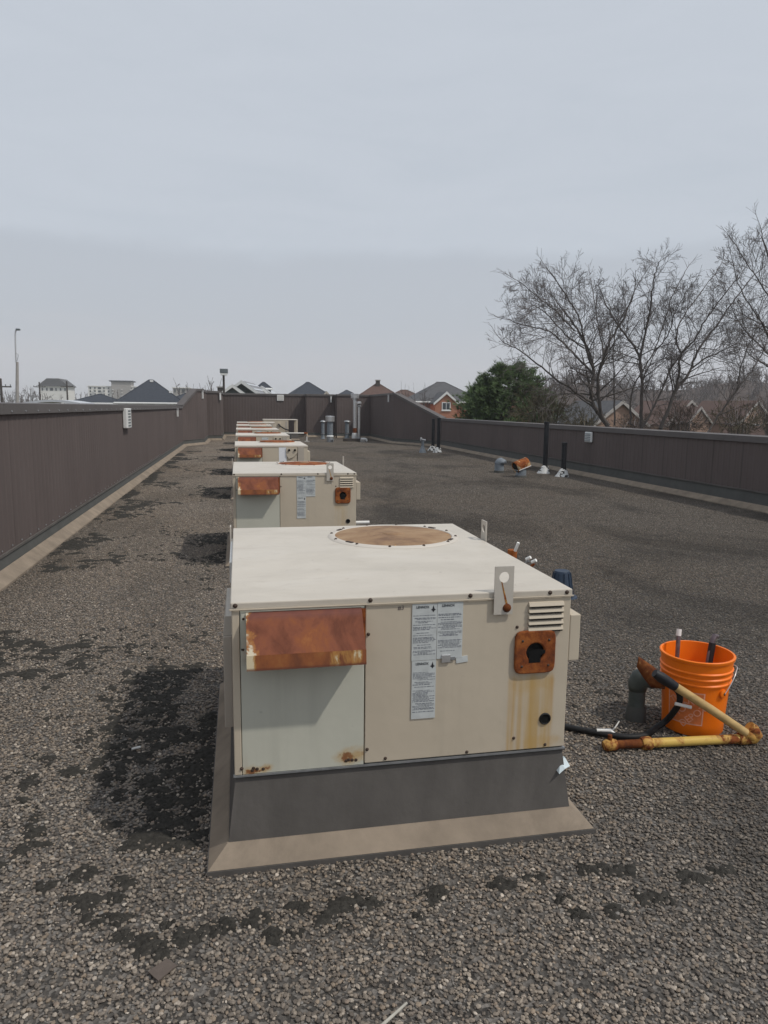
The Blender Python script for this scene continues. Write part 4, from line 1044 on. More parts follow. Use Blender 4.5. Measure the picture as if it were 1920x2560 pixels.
def limb(mt, mw, pts, r0, r1, rg, kids=9, klen=1.6, **kw):
    """a guided main stem; shoots leave it all along"""
    P_ = smooth_path(pts, 5); n = len(P_)-1
    for i in range(1, n): P_[i] = P_[i]+Vector((rg.gauss(0, .012), rg.gauss(0, .02), rg.gauss(0, .012)))
    rad = [r0+(r1-r0)*(i/n)**.8 for i in range(n+1)]
    mt.tube(P_, rad, 8, cap=False)
    for c in range(kids):
        t = .18+.80*(c+rg.random())/kids; i = min(n-1, int(t*n)); base = (P_[i+1]-P_[i]).normalized()
        perp = base.orthogonal().normalized(); perp.rotate(Matrix.Rotation(rg.random()*6.283, 3, base))
        ang = .55+.65*rg.random()
        nd = base*math.cos(ang)+perp*math.sin(ang)
        grow(mt, mw, P_[i], nd, klen*(.6+.6*rg.random())*(1.15-.72*t), max(.008, rad[i]*.5), 1, rg, **kw)
    grow(mt, mw, P_[-1], P_[-1]-P_[-2], klen*.45, rad[-1], 2, rg, **kw)
ZT = lambda x, y: (1200+x/2.304, 480+y/2.304)
def big_tree(label, Y, stems, seed, klen=1.7, kids=10, minr=.0043, mats=('bark', 'twig'), depth=3, nch=(5, 7), group='bare trees beyond the right parapet'):
    rg = random.Random(seed); mt, mw = MB(), MB()
    base = None; 
    for (pix, w0, w1, dep) in stems:
        pts = []
        for i, (a, c) in enumerate(pix):
            t = i/max(1, len(pix)-1); pts.append(at(*ZT(a, c), Y+dep*t))
        r0, r1 = w0/2.304/F*Y/2, w1/2.304/F*Y/2
        limb(mt, mw, pts, r0, r1, rg, int(kids*2.0), klen*1.12, minr=minr, depth=depth, nch=nch, up=.14, spread=.85, gn=.10)
        if base is None: base = pts[0].copy(); br0 = r0
    foot = Vector((base.x+.25, base.y, LAND_Z-.2))
    fp = smooth_path([foot, foot+Vector((0, 0, 1.6)), base]); mt.tube(fp, [br0*(1.5-.5*i/(len(fp)-1)) for i in range(len(fp))], 9, cap=False)
    o = thing('bare_tree', label, 'tree', foot, 0, group)
    inv = Matrix.Translation(-foot)
    mt.xf(inv).build('trunk', mats[0], o, True); mw.xf(inv).build('crown', mats[1], o)
    return o
big_tree('bare spreading tree with several stems behind the right parapet, left of the trio', 24.0, [
    ([(740, 1350), (690, 1280), (645, 1215), (640, 1140), (655, 1050), (640, 960), (600, 860), (545, 770), (480, 680)], 34, 9, 1.2),
    ([(720, 1330), (690, 1240), (680, 1060), (715, 950), (760, 840), (830, 720), (880, 600)], 26, 8, -1.0),
    ([(640, 1210), (560, 1160), (450, 1085), (330, 990), (230, 915), (130, 860)], 17, 5, .6),
    ([(655, 1050), (570, 960), (470, 860), (390, 800), (270, 770), (160, 735)], 15, 5, 1.6),
    ([(650, 1020), (610, 900), (575, 740), (500, 600), (410, 470)], 14, 5, -1.4),
    ([(545, 800), (440, 690), (340, 610), (215, 510)], 10, 4, .5),
    ([(715, 960), (690, 800), (660, 650), (640, 520)], 10, 4, 1.5),
    ([(600, 900), (490, 820), (380, 700), (300, 650)], 10, 4, -1.5)], 11)
big_tree('bare tree with one dark upright stem in the middle of the trio', 25.5, [
    ([(932, 1365), (930, 1200), (932, 1050), (905, 920), (850, 840), (790, 760), (720, 640)], 24, 8, 1.0),
    ([(930, 1050), (925, 940), (960, 780), (985, 640), (1000, 500), (1022, 440), (1028, 405)], 18, 4, -.6),
    ([(870, 1340), (868, 1220), (885, 1120), (930, 1040), (1000, 920), (1060, 760), (1100, 620), (1180, 460)], 13, 5, .8),
    ([(775, 1345), (772, 1200), (770, 1040), (765, 920), (790, 780), (860, 640), (930, 500)], 12, 4, 1.4),
    ([(1000, 920), (1080, 830), (1120, 700), (1200, 560)], 9, 4, -1.2)], 12, klen=1.6, kids=9)
big_tree('bare tree leaning right with long sweeping limbs beside the upright one', 25.0, [
    ([(1040, 1365), (1100, 1220), (1130, 1130), (1190, 1065), (1215, 1020), (1260, 900), (1370, 760), (1450, 640), (1560, 500)], 26, 7, .8),
    ([(1125, 1140), (1145, 1040), (1160, 930), (1230, 860), (1300, 740), (1400, 600), (1500, 480)], 16, 5, -1.2),
    ([(1160, 930), (1130, 830), (1180, 700), (1280, 570), (1380, 430)], 12, 4, 1.4),
    ([(940, 1350), (1020, 1200), (1085, 1050), (1160, 930)], 13, 11, .4),
    ([(1215, 1020), (1300, 960), (1400, 910), (1480, 870)], 12, 4, -.8)], 13, klen=1.7, kids=9)
big_tree('tall bare tree cut off by the right edge of the view', 22.5, [
    ([(1760, 1400), (1740, 1150), (1735, 900), (1725, 720), (1695, 520), (1662, 390), (1635, 280), (1615, 200)], 34, 4, .5),
    ([(1740, 1100), (1680, 960), (1600, 870), (1520, 790), (1460, 690)], 15, 5, .8),
    ([(1735, 950), (1650, 800), (1590, 700), (1500, 560), (1450, 380)], 14, 4, -.8),
    ([(1725, 720), (1640, 560), (1560, 440), (1470, 300)], 12, 4, 1.0),
    ([(1745, 1050), (1900, 850), (2020, 640), (2100, 450)], 20, 6, .3)], 14, klen=1.7, kids=9)
big_tree('slender bare sapling leaning right in front of the far houses', 27.0, [
    ([(1310, 1390), (1390, 1265), (1480, 1140), (1580, 1010), (1640, 900)], 15, 5, .6),
    ([(1480, 1140), (1500, 1020), (1540, 900), (1600, 800)], 9, 4, -.6)], 15, klen=1.5, kids=9)
# leafless shrubs in front of the pine
def shrub(label, Y, x0, x1, ytop, ybase, seed, n=16, klen=1.1, mats=('shrub_twig', 'shrub_twig'), depth=3):
    rg = random.Random(seed); mt, mw = MB(), MB(); foot = at(*ZT((x0+x1)/2, ybase), Y); foot.z = LAND_Z-.1
    for k in range(n):
        a = x0+(x1-x0)*(k+rg.random())/n; c = (x0+x1)/2; mid = abs(a-c)/((x1-x0)/2)
        yt = ytop+(ybase-ytop)*.45*mid**2+rg.random()*60
        b0 = c+(a-c)*.35; pts = [at(*ZT(b0, ybase), Y+rg.gauss(0, .5)), at(*ZT(b0+(a-b0)*.4, ybase+(yt-ybase)*.4), Y+rg.gauss(0, .7)), at(*ZT(a, yt), Y+rg.gauss(0, .9))]
        pts.insert(0, foot+Vector((rg.gauss(0, .3), rg.gauss(0, .3), 0)))
        limb(mt, mw, pts, .035, .010, rg, 8, klen, minr=.0050, depth=depth, nch=(4, 6))
    o = thing('bare_shrub', label, 'shrub', foot, 0, 'bare shrubs beyond the right parapet'); inv = Matrix.Translation(-foot)
    mt.xf(inv).build('stem', mats[0], o); mw.xf(inv).build('crown', mats[1], o)
shrub('large olive-brown leafless shrub overlapping the dark pine', 28.0, 190, 560, 1120, 1340, 41, n=17)
shrub('brown leafless thicket low behind the leaning sapling', 29.0, 1330, 1640, 1200, 1400, 42, n=13, mats=('twig', 'shrub_twig'))
shrub('brown leafless thicket under the leaning tree', 31.0, 980, 1330, 1215, 1390, 44, n=15, mats=('twig', 'thicket_twig'))
shrub('tangled brown brush in front of the upright tree', 33.0, 760, 1010, 1275, 1380, 45, n=9, klen=.9, mats=('twig', 'thicket_twig'))
shrub('tall brown thicket reaching to the right edge', 32.0, 1560, 1800, 1150, 1400, 46, n=13, mats=('twig', 'thicket_twig'))
shrub('greenish leafless bush at the foot of the spreading tree', 30.0, 470, 720, 1270, 1370, 43, n=8, klen=.8)
# dark pine
def pine(label, Y, cxz, top, wid, base, seed, tufts=6500):
    rg = random.Random(seed); ap = at(*ZT(cxz, top), Y); foot = Vector((ap.x+.2, Y, LAND_Z-.1)); H = ap.z-foot.z
    half = (at(*ZT(cxz+wid, base), Y).x-at(*ZT(cxz-wid, base), Y).x)/2; zb = at(*ZT(cxz, base), Y).z-foot.z
    o = thing('pine_tree', label, 'tree', foot); mt, ml = MB(), MB()
    mt.tube([(0, 0, 0), (0, 0, H*.6), (-.2, 0, H)], [.22, .14, .03], 9)
    nb = 74
    for k in range(nb):
        t = (k+.5)/nb; z = 1.2+(H-1.3)*t**.85; rel = max(0, (H-z)/(H-zb)); rad = half*min(1.0, .26+1.0*rel)*(.62+.46*rg.random())
        a = k*2.399+rg.random()*.5; tip = Vector((math.cos(a)*rad, math.sin(a)*rad, z+rad*(.10+.28*rg.random()))); s0 = Vector((-.2*t, 0, z-.1))
        mid = s0.lerp(tip, .5)+Vector((0, 0, -.12*rad)); path = smooth_path([s0, mid, tip], 5); mt.tube(path, [.035*(1-i/len(path))+.006 for i in range(len(path))], 5, cap=False)
        for q in range(int(tufts/nb)):
            f = .30+.70*rg.random()**.7; i = min(len(path)-2, int(f*(len(path)-1))); c = path[i].lerp(path[i+1], rg.random())+Vector((rg.gauss(0, .12), rg.gauss(0, .12), rg.gauss(0, .09)))
            up_ = (tip-s0).normalized()*.5+Vector((rg.gauss(0, .35), rg.gauss(0, .35), .75)); up_.normalize()
            for e in range(11):
                dv = (up_+Vector((rg.gauss(0, .55), rg.gauss(0, .55), rg.gauss(0, .45)))).normalized(); sd = dv.orthogonal().normalized()*.020; l = .13+.12*rg.random()
                ml.add([c-sd, c+sd, c+dv*l], [(0, 1, 2)])
    for q in range(int(tufts*.6)):                                   # inner and outer boughs filling the crown
        z = 1.4+(H-1.5)*rg.random()**.9; rel = max(0, (H-z)/(H-zb)); a = rg.random()*6.283
        lump = 1+.42*mnoise.noise((math.cos(a)*1.3, math.sin(a)*1.3, z*.9+seed))+.38*mnoise.noise((math.cos(a)*3.5, math.sin(a)*3.5, z*2.4+seed))
        rd = half*min(1.0, .10+1.05*rel**.8)*lump*(.35+.65*rg.random()**.45); c = Vector((math.cos(a)*rd-.2*z/H, math.sin(a)*rd, z+.10*rd))
        up_ = (Vector((math.cos(a)*.6, math.sin(a)*.6, .8))+Vector((rg.gauss(0, .3), rg.gauss(0, .3), 0))).normalized()
        for e in range(9):
            dv = (up_+Vector((rg.gauss(0, .5), rg.gauss(0, .5), rg.gauss(0, .4)))).normalized(); sd = dv.orthogonal().normalized()*.020; l = .14+.13*rg.random()
            ml.add([c-sd, c+sd, c+dv*l], [(0, 1, 2)])
    mt.build('trunk', 'bark', o, True); ml.build('crown', 'pine_needle', o)
pine('dark green bushy pine beside the brick house', 33.0, 165, 1000, 250, 1290, 51)
pine('lower dark pine merging with the left flank of the bushy one', 35.5, 35, 1085, 130, 1270, 52, 5000)

# ------------------------------------------------------------------ houses and far buildings
def house(label, c, w, d, rz, eave, ridge, kind='hip', roof='shingle_grey', wall='brick', trim='white_paint', windows=(), chimney=None, vents=(), over=.45, ridge_len=None, base=None, name='house', cat='house'):
    """c: plan centre; local -y is the front; eave and ridge are heights of the place"""
    o = thing(name, label, cat, (c[0], c[1], 0), rz); z0 = LAND_Z-.3 if base is None else base
    hw, hd = w/2, d/2; ew, ed = hw+over, hd+over; t = .16
    if kind == 'hip':
        MB().box(-hw, hw, -hd, hd, z0, eave).build('wall', wall, o)
        rl = (max(.2, w-d) if w >= d else .0)/2 if ridge_len is None else ridge_len/2
        A = [(-ew, -ed), (ew, -ed), (ew, ed), (-ew, ed)]
        vs = [(*q, eave) for q in A]+[(*q, eave-t) for q in A]+[(-rl, 0, ridge), (rl, 0, ridge)]
        rf = MB().add(vs, [(0, 1, 9, 8), (1, 2, 9), (2, 3, 8, 9), (3, 0, 8), (7, 6, 5, 4), (0, 4, 5, 1), (1, 5, 6, 2), (2, 6, 7, 3), (3, 7, 4, 0)]).build('roof', roof, o)
        for s in range(4):
            i, j = A[s], A[(s+1) % 4]; a, b_ = Vector((*i, eave-.08)), Vector((*j, eave-.08)); MB().tube([a, b_], .14, 6).build('gutter', trim, rf)
        for a_, b_ in [(8, 9), (0, 8), (1, 9)]: MB().tube([vs[a_], vs[b_]], .07, 5).build('ridge_cap', roof, rf)
    else:                                                            # gable to the front
        MB().prism([(-hw, z0), (hw, z0), (hw, eave), (0, ridge-.25), (-hw, eave)], -hd, hd, 1).build('wall', wall, o)
        sl = (ridge-eave)/hw; ez = eave-over*sl; rf = None
        for s in (-1, 1):
            vs = [(0, -ed, ridge), (s*ew, -ed, ez), (s*ew, ed, ez), (0, ed, ridge)]; vs += [(a, b_, q-t) for a, b_, q in vs]
            rf = MB().add(vs, [(0, 1, 2, 3), (7, 6, 5, 4), (0, 4, 5, 1), (1, 5, 6, 2), (2, 6, 7, 3), (3, 7, 4, 0)]).build('roof', roof, o)
            MB().add([(0, -ed-.06, ridge+.03), (s*(ew+.05), -ed-.06, ez-.02), (s*(ew+.05), -ed-.06, ez-.34), (0, -ed-.06, ridge-.32),
                      (0, -ed-.005, ridge+.03), (s*(ew+.05), -ed-.005, ez-.02), (s*(ew+.05), -ed-.005, ez-.34), (0, -ed-.005, ridge-.32)],
                     [(0, 1, 2, 3), (7, 6, 5, 4), (0, 4, 5, 1), (1, 5, 6, 2), (2, 6, 7, 3), (3, 7, 4, 0)]).build('bargeboard', trim, rf)
    for (wx, wz, ww, wh) in windows:
        f = MB().box(wx-ww/2-.12, wx+ww/2+.12, -hd-.07, -hd+.02, wz-.12, wz+wh+.12).build('window', trim, o)
        for s in (-1, 1):
            MB().box(wx+(s-1)*ww/4+.04*(s+1)/2+(.0 if s < 0 else 0), wx+(s+1)*ww/4-.04*(1-s)/2, -hd-.085, -hd-.072, wz, wz+wh).build('pane', 'window_glass', f)
        MB().box(wx-ww/2-.2, wx+ww/2+.2, -hd-.14, -hd-.072, wz-.22, wz-.122).build('sill', trim, f)
    if chimney:
        cx_, cy_, cw, ch = chimney; k = MB().box(cx_-cw/2, cx_+cw/2, cy_-cw/2, cy_+cw/2, eave+.2, ch).build('chimney', 'creosote', o)
        MB().box(cx_-cw/2-.08, cx_+cw/2+.08, cy_-cw/2-.08, cy_+cw/2+.08, ch, ch+.12).build('chimney_cap', 'concrete', k)
    for (vx, f) in vents:
        zz = eave+(ridge-eave)*f; yy = -ed+ed*f
        MB().box(vx-.22, vx+.22, yy-.25, yy+.15, zz-.05, zz+.22).build('roof_vent', 'white_paint', o)
    return o
def X(u, v, Y): return at(u, v, Y)
# left: dark hip roof
Y = 100; pk = X(380, 952, Y); le, re = X(282, 1004, Y), X(457, 1004, Y)
house('house with big dark blue-grey hip roof behind the left parapet', ((le.x+re.x)/2, Y+4), (re.x-le.x)-.9, 9.5, R(4), le.z-.1, pk.z+.25, 'hip', 'shingle_dark', 'stucco', ridge_len=.5, vents=((2.6, .45), (0.1, .92)))
q = X(322, 988, Y+8); house('low dark wing roof beside the big hip roof', (q.x-4.0, Y+9), 7, 7, R(4), le.z-.2, X(300, 985, Y+6).z, 'hip', 'shingle_dark', 'stucco')
q = X(455, 985, Y+9); house('low dark roof to the right of the big hip roof', (q.x+.5, Y+10), 7, 7, R(4), le.z-.2, X(455, 983, Y+9).z, 'hip', 'shingle_dark', 'stucco')
# centre pair with white gables
Y = 78; a, c, e = X(604, 951, Y), X(556, 983, Y), X(653, 984, Y)
hw_ = house('grey house with broad white bargeboards left of centre', (a.x+.75, Y+5), 6.6, 9, R(-9), a.z-2.3, a.z, 'gable', 'shingle_pale', 'shingle_green', over=.5)
for t_ in (.12, .34, .62):
    MB().add([(t_*3.4, -4.6, a.z-t_*3.4*.697+.04), (t_*3.4+.28, -4.6, a.z-(t_*3.4+.28)*.697+.04), (t_*3.4+.28, 4.6, a.z-(t_*3.4+.28)*.697+.04), (t_*3.4, 4.6, a.z-t_*3.4*.697+.04)], [(0, 1, 2, 3)]).build('roof_strip', 'white_roof', hw_, solid=.05)
a2 = X(592, 961, Y-3); house('dark green front gable below the broad white bargeboards', (a2.x-.3, Y-1), 5.4, 4, R(-4), a2.z-1.95, a2.z, 'gable', 'shingle_green', 'shingle_green', over=.25, chimney=(-1.4, 0, .5, a2.z-.3))
Y = 88; a = X(661, 957, Y); house('white-roofed house with small dark hip top', (a.x+.3, Y+5), 6.6, 8, R(-8), a.z-2.9, a.z-.35, 'gable', 'white_roof', 'shingle_green', over=.4)
house('small dark roof cap above the white-roofed house', (a.x, Y+3), 1.7, 1.7, 0, a.z-.6, a.z+.15, 'hip', 'shingle_dark', 'shingle_dark', over=.15, base=a.z-1.2)
b2 = X(659, 971, Y-4); house('little dark gable in front of the white-roofed house', (b2.x, Y-2), 2.6, 3, 0, b2.z-1.3, b2.z, 'gable', 'shingle_dark', 'shingle_dark', over=.2)
# dark hip in the middle
Y = 105; a = X(776, 957, Y); l_, r_ = X(735, 990, Y), X(822, 990, Y)
house('middle house with dark slate hip roof above the far wall', (a.x, Y+4), 8.6, 8.6, R(6), a.z-3.1, a.z+.2, 'hip', 'shingle_dark', 'stucco', ridge_len=.4)
g = X(816, 978, Y-3); house('tiny beige gable beside the slate hip roof', (g.x, Y-2), 1.9, 2, 0, g.z-1.0, g.z, 'gable', 'shingle_dark', 'creosote', trim='stucco', over=.15)
a = X(874, 974, 140); house('distant low dark roof behind the tall flue', (a.x, 144), 7, 7, 0, a.z-2.2, a.z, 'hip', 'shingle_dark', 'stucco')
# reddish hip roof with chimney
Y = 92; a = X(968, 957, Y); house('house with reddish brown hip roof and chimney', (a.x-.3, Y+5), 9.6, 9.6, R(-6), a.z-3.3, a.z, 'hip', 'shingle_red', 'brick', ridge_len=.5, chimney=(0.0, -.3, .55, a.z+.42))
a = X(1030, 973, 118); house('brown hip roof peeping out left of the brick house', (a.x, 124), 11, 9, R(-6), a.z-2.6, a.z, 'hip', 'shingle_red', 'brick', ridge_len=1.0)
# brick house with white gable
Y = 96; pk1, pk2 = X(1118, 955, Y), X(1139, 954, Y); ev = X(1055, 1004, Y)
house('brick house with wide charcoal hip roof right of centre', ((pk1.x+pk2.x)/2+.2, Y+6), 9.6, 11, R(-4), ev.z, pk2.z+.1, 'hip', 'shingle_grey', 'brick', ridge_len=1.2)
q = X(1180, 965, Y+8); house('charcoal rear roof running right behind the brick house', (q.x+3.5, Y+11), 11, 8, R(-4), q.z-2.2, q.z, 'hip', 'shingle_grey', 'brick')
g = X(1120, 979, Y-3); gl, gr_ = X(1085, 1004, Y-3), X(1149, 1001, Y-3)
house('orange brick gable front with white trim and white window', (g.x-.05, Y-.4), gr_.x-gl.x-.55, 5, R(-3), g.z-1.30, g.z, 'gable', 'shingle_grey', 'brick', windows=((0, g.z-2.35, .95, .85),), over=.22)
# right, behind the bare trees
Y = 62; g = X(*ZT(770, 1200), Y); house('pinkish gabled house with white trim seen through the bare trees', (g.x, Y+3), 5.6, 7, R(8), g.z-2.0, g.z, 'gable', 'shingle_grey', 'brick_pale', windows=((1.0, g.z-3.9, 1.2, 1.3),), over=.3, trim='dull_trim')
g2 = X(*ZT(700, 1260), Y); house('grey roof with white verge left of the pinkish gable', (g2.x-.2, Y+7), 6, 6, R(8), g2.z-2.4, g2.z+.25, 'gable', 'shingle_grey', 'stucco', over=.3, trim='dull_trim')
Y = 84; g = X(*ZT(1180, 1200), Y); house('brown roofed house with white gable farther right', (g.x, Y+4), 8, 8, R(12), g.z-2.9, g.z, 'gable', 'shingle_red', 'brick_pale', windows=((-1.2, g.z-4.5, 1.2, 1.2),), over=.3, trim='dull_trim')
g = X(*ZT(1250, 1236), Y-3); house('smaller white-edged gable before the brown roofed house', (g.x, Y-1), 3.6, 4, R(12), g.z-1.7, g.z, 'gable', 'shingle_red', 'brick_pale', over=.25, trim='dull_trim')
Y = 80; g = X(*ZT(1560, 1200), Y); house('tan gabled house by the right edge behind branches', (g.x, Y+4), 6, 8, R(14), g.z-2.6, g.z, 'gable', 'shingle_red', 'brick_pale', windows=((0, g.z-4.4, 1.4, 1.4),), over=.3, trim='dull_trim')
g = X(*ZT(1672, 1378), 50); house('orange brick gable just showing over the parapet at right edge', (g.x+1.2, 53), 4, 5, R(15), g.z-1.2, g.z+.35, 'gable', 'shingle_red', 'brick', over=.25)

# far flat-topped apartment blocks on the skyline
def block(label, Y, u0, u1, vtop, vbot, depth, wall, floors, bays, roof=None, balc=False):
    a, e = at(u0, vtop, Y), at(u1, vtop, Y); bz = at(u0, vbot, Y).z; w_ = e.x-a.x
    o = thing('apartment_block', label, 'building', ((a.x+e.x)/2, Y, 0)); hw = w_/2
    MB().box(-hw, hw, 0, depth, LAND_Z, a.z).build('wall', wall, o)
    MB().box(-hw-.4, hw+.4, -.4, depth+.4, a.z, a.z+.35).build('parapet', 'pale_stucco' if roof is None else roof, o)
    fh = (a.z-bz)/floors
    for f in range(floors):
        for k in range(bays):
            x = -hw+w_*(k+.5)/bays; z = bz+fh*f; ww = w_/bays*(.34 if k % 4 == 2 else .15)
            wn_ = MB().box(x-ww, x+ww, -.12, .05, z+fh*.22, z+fh*.82).build('window', 'lamp_grey', o)
            MB().box(x-ww*.85, x+ww*.85, -.16, -.125, z+fh*.28, z+fh*.76).build('pane', 'window_glass', wn_)
            if balc and k % 2: MB().box(x-ww*1.4, x+ww*1.4, -1.4, -.17, z+fh*.05, z+fh*.22).build('balcony', 'white_paint', o)
    return o, a, bz, hw
o, a, bz, hw = block('white low building with grey pitched roof far left', 330, 100, 168, 967, 979, 14, 'pale_stucco', 1, 6)
MB().prism([(-hw-1, a.z+.36), (hw+1, a.z+.36), (hw-3, a.z+3.6), (-hw+3, a.z+3.6)], -.8, 14, 1).build('roof', 'shingle_grey', o)
o, a, bz, hw = block('long white apartment block with dark balconies on the skyline', 360, 220, 344, 966, 990, 18, 'pale_stucco', 3, 11, balc=True)
xx = at(302, 955, 359).x-o.location.x; zt_ = at(302, 954, 359).z
MB().box(xx-4.3, xx+4.3, -1.0, 10, LAND_Z, zt_).build('stair_tower', 'concrete', o); MB().box(xx-5.2, xx+5.2, -1.6, 10.5, zt_, zt_+.5).build('tower_roof', 'shingle_dark', o)
block('small grey flat block right of the dark hip roof', 320, 432, 474, 970, 985, 12, 'concrete', 1, 4)
o = thing('canopy', 'low arched white canopy roof just over the left parapet', 'canopy', (0, 0, 0)); m = MB()
a, e = at(62, 1010.5, 40), at(200, 1010.5, 40); nn = 14
for i in range(nn+1):
    t = i/nn; x = a.x+(e.x-a.x)*t; z = a.z+.10+.15*math.sin(math.pi*t)
    m.v += [(x, 40, z), (x, 44, z), (x, 44, z-.12), (x, 40, z-.12)]
for i in range(nn):
    for k in range(4): m.f.append((i*4+k, i*4+(k+1) % 4, i*4+4+(k+1) % 4, i*4+4+k))
m.f += [(0, 1, 2, 3), (nn*4+3, nn*4+2, nn*4+1, nn*4)]
m.build('roof', 'white_roof', o)
for x in (a.x+.2, e.x-.2): MB().box(x-.06, x+.06, 40.5, 40.62, LAND_Z, a.z+.02).build('post', 'galvanised', o)

# poles and lamps
o = thing('street_lamp', 'concrete street lamp with curved steel arm beyond the left parapet', 'lamp post', (0, 0, 0))
Y = 48; p = [at(43, v, Y) for v in (1012, 930, 905)]
b0 = Vector((p[0].x, Y, LAND_Z-.1)); MB().tube([b0, p[0], p[1], p[2]], [.17, .105, .085, .075], 12).build('pole', 'concrete', o, True)
s = [at(u, v, Y) for u, v in ((39.5, 906), (39, 880), (38, 840), (39, 828), (41, 823))]
MB().tube(smooth_path(s, 4), .045, 8).build('arm', 'bright_metal', o, True)
hd = at(43, 824, Y); MB().box(hd.x-.06, hd.x+.16, Y-.12, Y+.1, hd.z-.05, hd.z+.06).build('lamp_head', 'lamp_grey', o, bevel=.02)
br_ = [at(u, v, Y-.02) for u, v in ((41, 882), (45, 886), (45, 893), (42, 903))]; MB().tube(smooth_path(br_, 4), .018, 6).build('wire_loop', 'galvanised', o)
o = thing('flood_lamp', 'boxy floodlight on dark pole behind the far screen wall', 'lamp post', (0, 0, 0))
Y = 52; t0 = at(559, 938, Y); b0 = Vector((t0.x, Y, LAND_Z-.1)); MB().tube([b0, t0], .075, 10).build('pole', 'creosote', o, True)
l0, l1 = at(549.5, 922, Y), at(570, 933.5, Y); MB().box(l0.x, l1.x, Y-.3, Y+.3, l1.z, l0.z).build('lamp_box', 'lamp_grey', o, bevel=.03)
k0 = at(551, 938, Y); MB().prism([(l0.x+.02, l1.z-.002), (l1.x-.02, l1.z-.002), (l1.x-.07, k0.z), (l0.x+.07, k0.z)][::-1], Y-.28, Y+.28, 1).build('lens', 'white_paint', o)
for (u, vt, Y, lb) in [(1, 946, 90, 'dark utility pole at the extreme left edge'), (98, 955, 150, 'utility pole left of the white low building'), (166.5, 953, 140, 'utility pole right of the white low building')]:
    t0 = at(u, vt, Y); o = thing('utility_pole', lb, 'pole', (t0.x, Y, LAND_Z-.1), 0, 'utility poles on the left skyline'); h = t0.z-LAND_Z+.1
    MB().tube([(0, 0, 0), (0, 0, h)], [.2, .13], 8).build('pole', 'creosote', o, True); MB().box(-1.1, 1.1, -.08, .08, h-1.0, h-.85).build('crossarm', 'creosote', o)
    for x in (-1, -.5, .5, 1): MB().tube([(x, 0, h-.849), (x, 0, h-.65)], .06, 6).build('insulator', 'lamp_grey', o)

# smaller single trees on the skyline
def small_tree(label, u, vtop, Y, w, seed, mats=('far_twig', 'far_twig'), minr=.02):
    rg = random.Random(seed); t0 = at(u, vtop, Y); foot = Vector((t0.x, Y, min(LAND_Z, t0.z-5))); H = t0.z-foot.z; mt, mw = MB(), MB()
    for k in range(6):
        a = rg.random()*6.28; tip = Vector((math.cos(a)*w*rg.random(), math.sin(a)*w*rg.random(), H*(.72+.2*rg.random())))
        limb(mt, mw, [(0, 0, 0), (0, 0, H*.25), tip*.6+Vector((0, 0, H*.1)), tip], max(.06, H*.014), minr*1.3, rg, 7, H*.20, minr=minr, depth=2, nch=(5, 7))
    o = thing('bare_tree', label, 'tree', foot, 0, 'bare trees on the skyline'); mt.build('trunk', mats[0], o); mw.build('crown', mats[1], o)
small_tree('bare tree behind the boxy floodlight', 556, 928, 95, 3.0, 61)
small_tree('thin bare tree left of the floodlight', 527, 940, 100, 2.0, 62)
small_tree('wispy bare tree above the roofs left of the brick house', 1022, 938, 85, 1.2, 63, minr=.012)
small_tree('second wispy bare tree close by the brick house', 1052, 955, 90, 1.4, 64, minr=.012)
small_tree('bare tree left of the white low building', 72, 948, 180, 3.5, 65, minr=.03)
small_tree('bare tree in front of the small grey flat block', 468, 945, 190, 3.5, 66, minr=.03)
small_tree('bare tree at the right end of the far skyline', 1085, 962, 150, 3.0, 67, minr=.025)

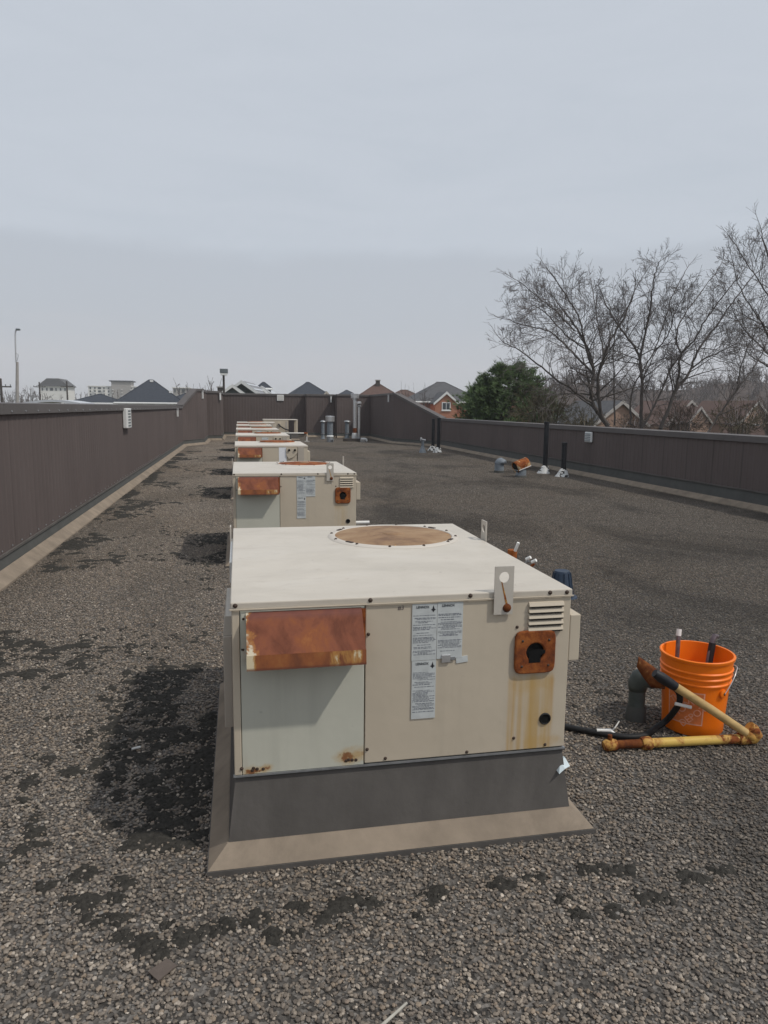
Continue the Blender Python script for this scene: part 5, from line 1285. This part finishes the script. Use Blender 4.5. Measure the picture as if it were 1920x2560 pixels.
# far woods: one mass of leafless trees along the horizon and over the rise
def far_wood():
    rg = random.Random(9); np_ = np.random.default_rng(4)
    protos = []
    for k in range(6):
        mt = MB(); H = 1.0
        for s in range(3):
            a = rg.random()*6.28; tip = Vector((math.cos(a)*.2, math.sin(a)*.2, .75+.15*rg.random()))
            limb(mt, mt, [(0, 0, 0), (0, 0, .25), tip*.6, tip], .018, .006, rg, 5, .24, minr=.0042, depth=2, nch=(4, 5))
        tri = []
        for f in mt.f: tri.append((f[0], f[1], f[2])); 
        for f in mt.f:
            if len(f) > 3: tri.append((f[0], f[2], f[3]))
        protos.append((np.array(mt.v), np.array(tri)))
    V, Fc, off = [], [], 0
    def put(x, y, h, wd):
        nonlocal off
        v, f = protos[rg.randrange(6)]; a = rg.random()*6.28; c, s = math.cos(a), math.sin(a)
        q = v @ np.array([[c*wd, s*wd, 0], [-s*wd, c*wd, 0], [0, 0, h]])+np.array([x, y, land_h(x, y)-.3])
        V.append(q); Fc.append(f+off); off += len(v)
    for k in range(240):                                             # skyline band, left to centre
        az = -.36+.80*rg.random(); y = 190+rg.random()*330; x = math.tan(az)*y; h = (7.2+3.2*rg.random())*(1+y*.0007); put(x, y, h, h*1.0)
    for k in range(620):                                             # wooded ridge, right
        az = .33+.50*rg.random(); r_ = 115+rg.random()*240; x, y = math.sin(az)*r_, math.cos(az)*r_; h = 4.5+3.0*rg.random(); put(x, y, h, h*1.3)
    me = bpy.data.meshes.new('far_wood'); me.from_pydata(np.concatenate(V).tolist(), [], np.concatenate(Fc).tolist()); me.update()
    tag(place('far_wood', me, 'far_twig'), 'brownish leafless woodland along the horizon', 'woodland', kind='stuff')
far_wood()

# ------------------------------------------------------------------ thin spring haze over the whole neighbourhood
hz = bpy.data.materials.new('haze_air'); hz.use_nodes = True; hz.node_tree.nodes.clear()
pv = hz.node_tree.nodes.new('ShaderNodeVolumePrincipled'); ho = hz.node_tree.nodes.new('ShaderNodeOutputMaterial')
pv.inputs['Color'].default_value = (.97, .98, 1, 1); pv.inputs['Density'].default_value = .0006; pv.inputs['Anisotropy'].default_value = .2
hz.node_tree.links.new(pv.outputs[0], ho.inputs['Volume']); MATS['haze_air'] = hz
tag(MB().box(-1460, 1460, -360, 1560, LAND_Z-1.5, 24).build('haze', 'haze_air'), 'thin pale haze in the air over the neighbourhood', 'haze', kind='stuff')
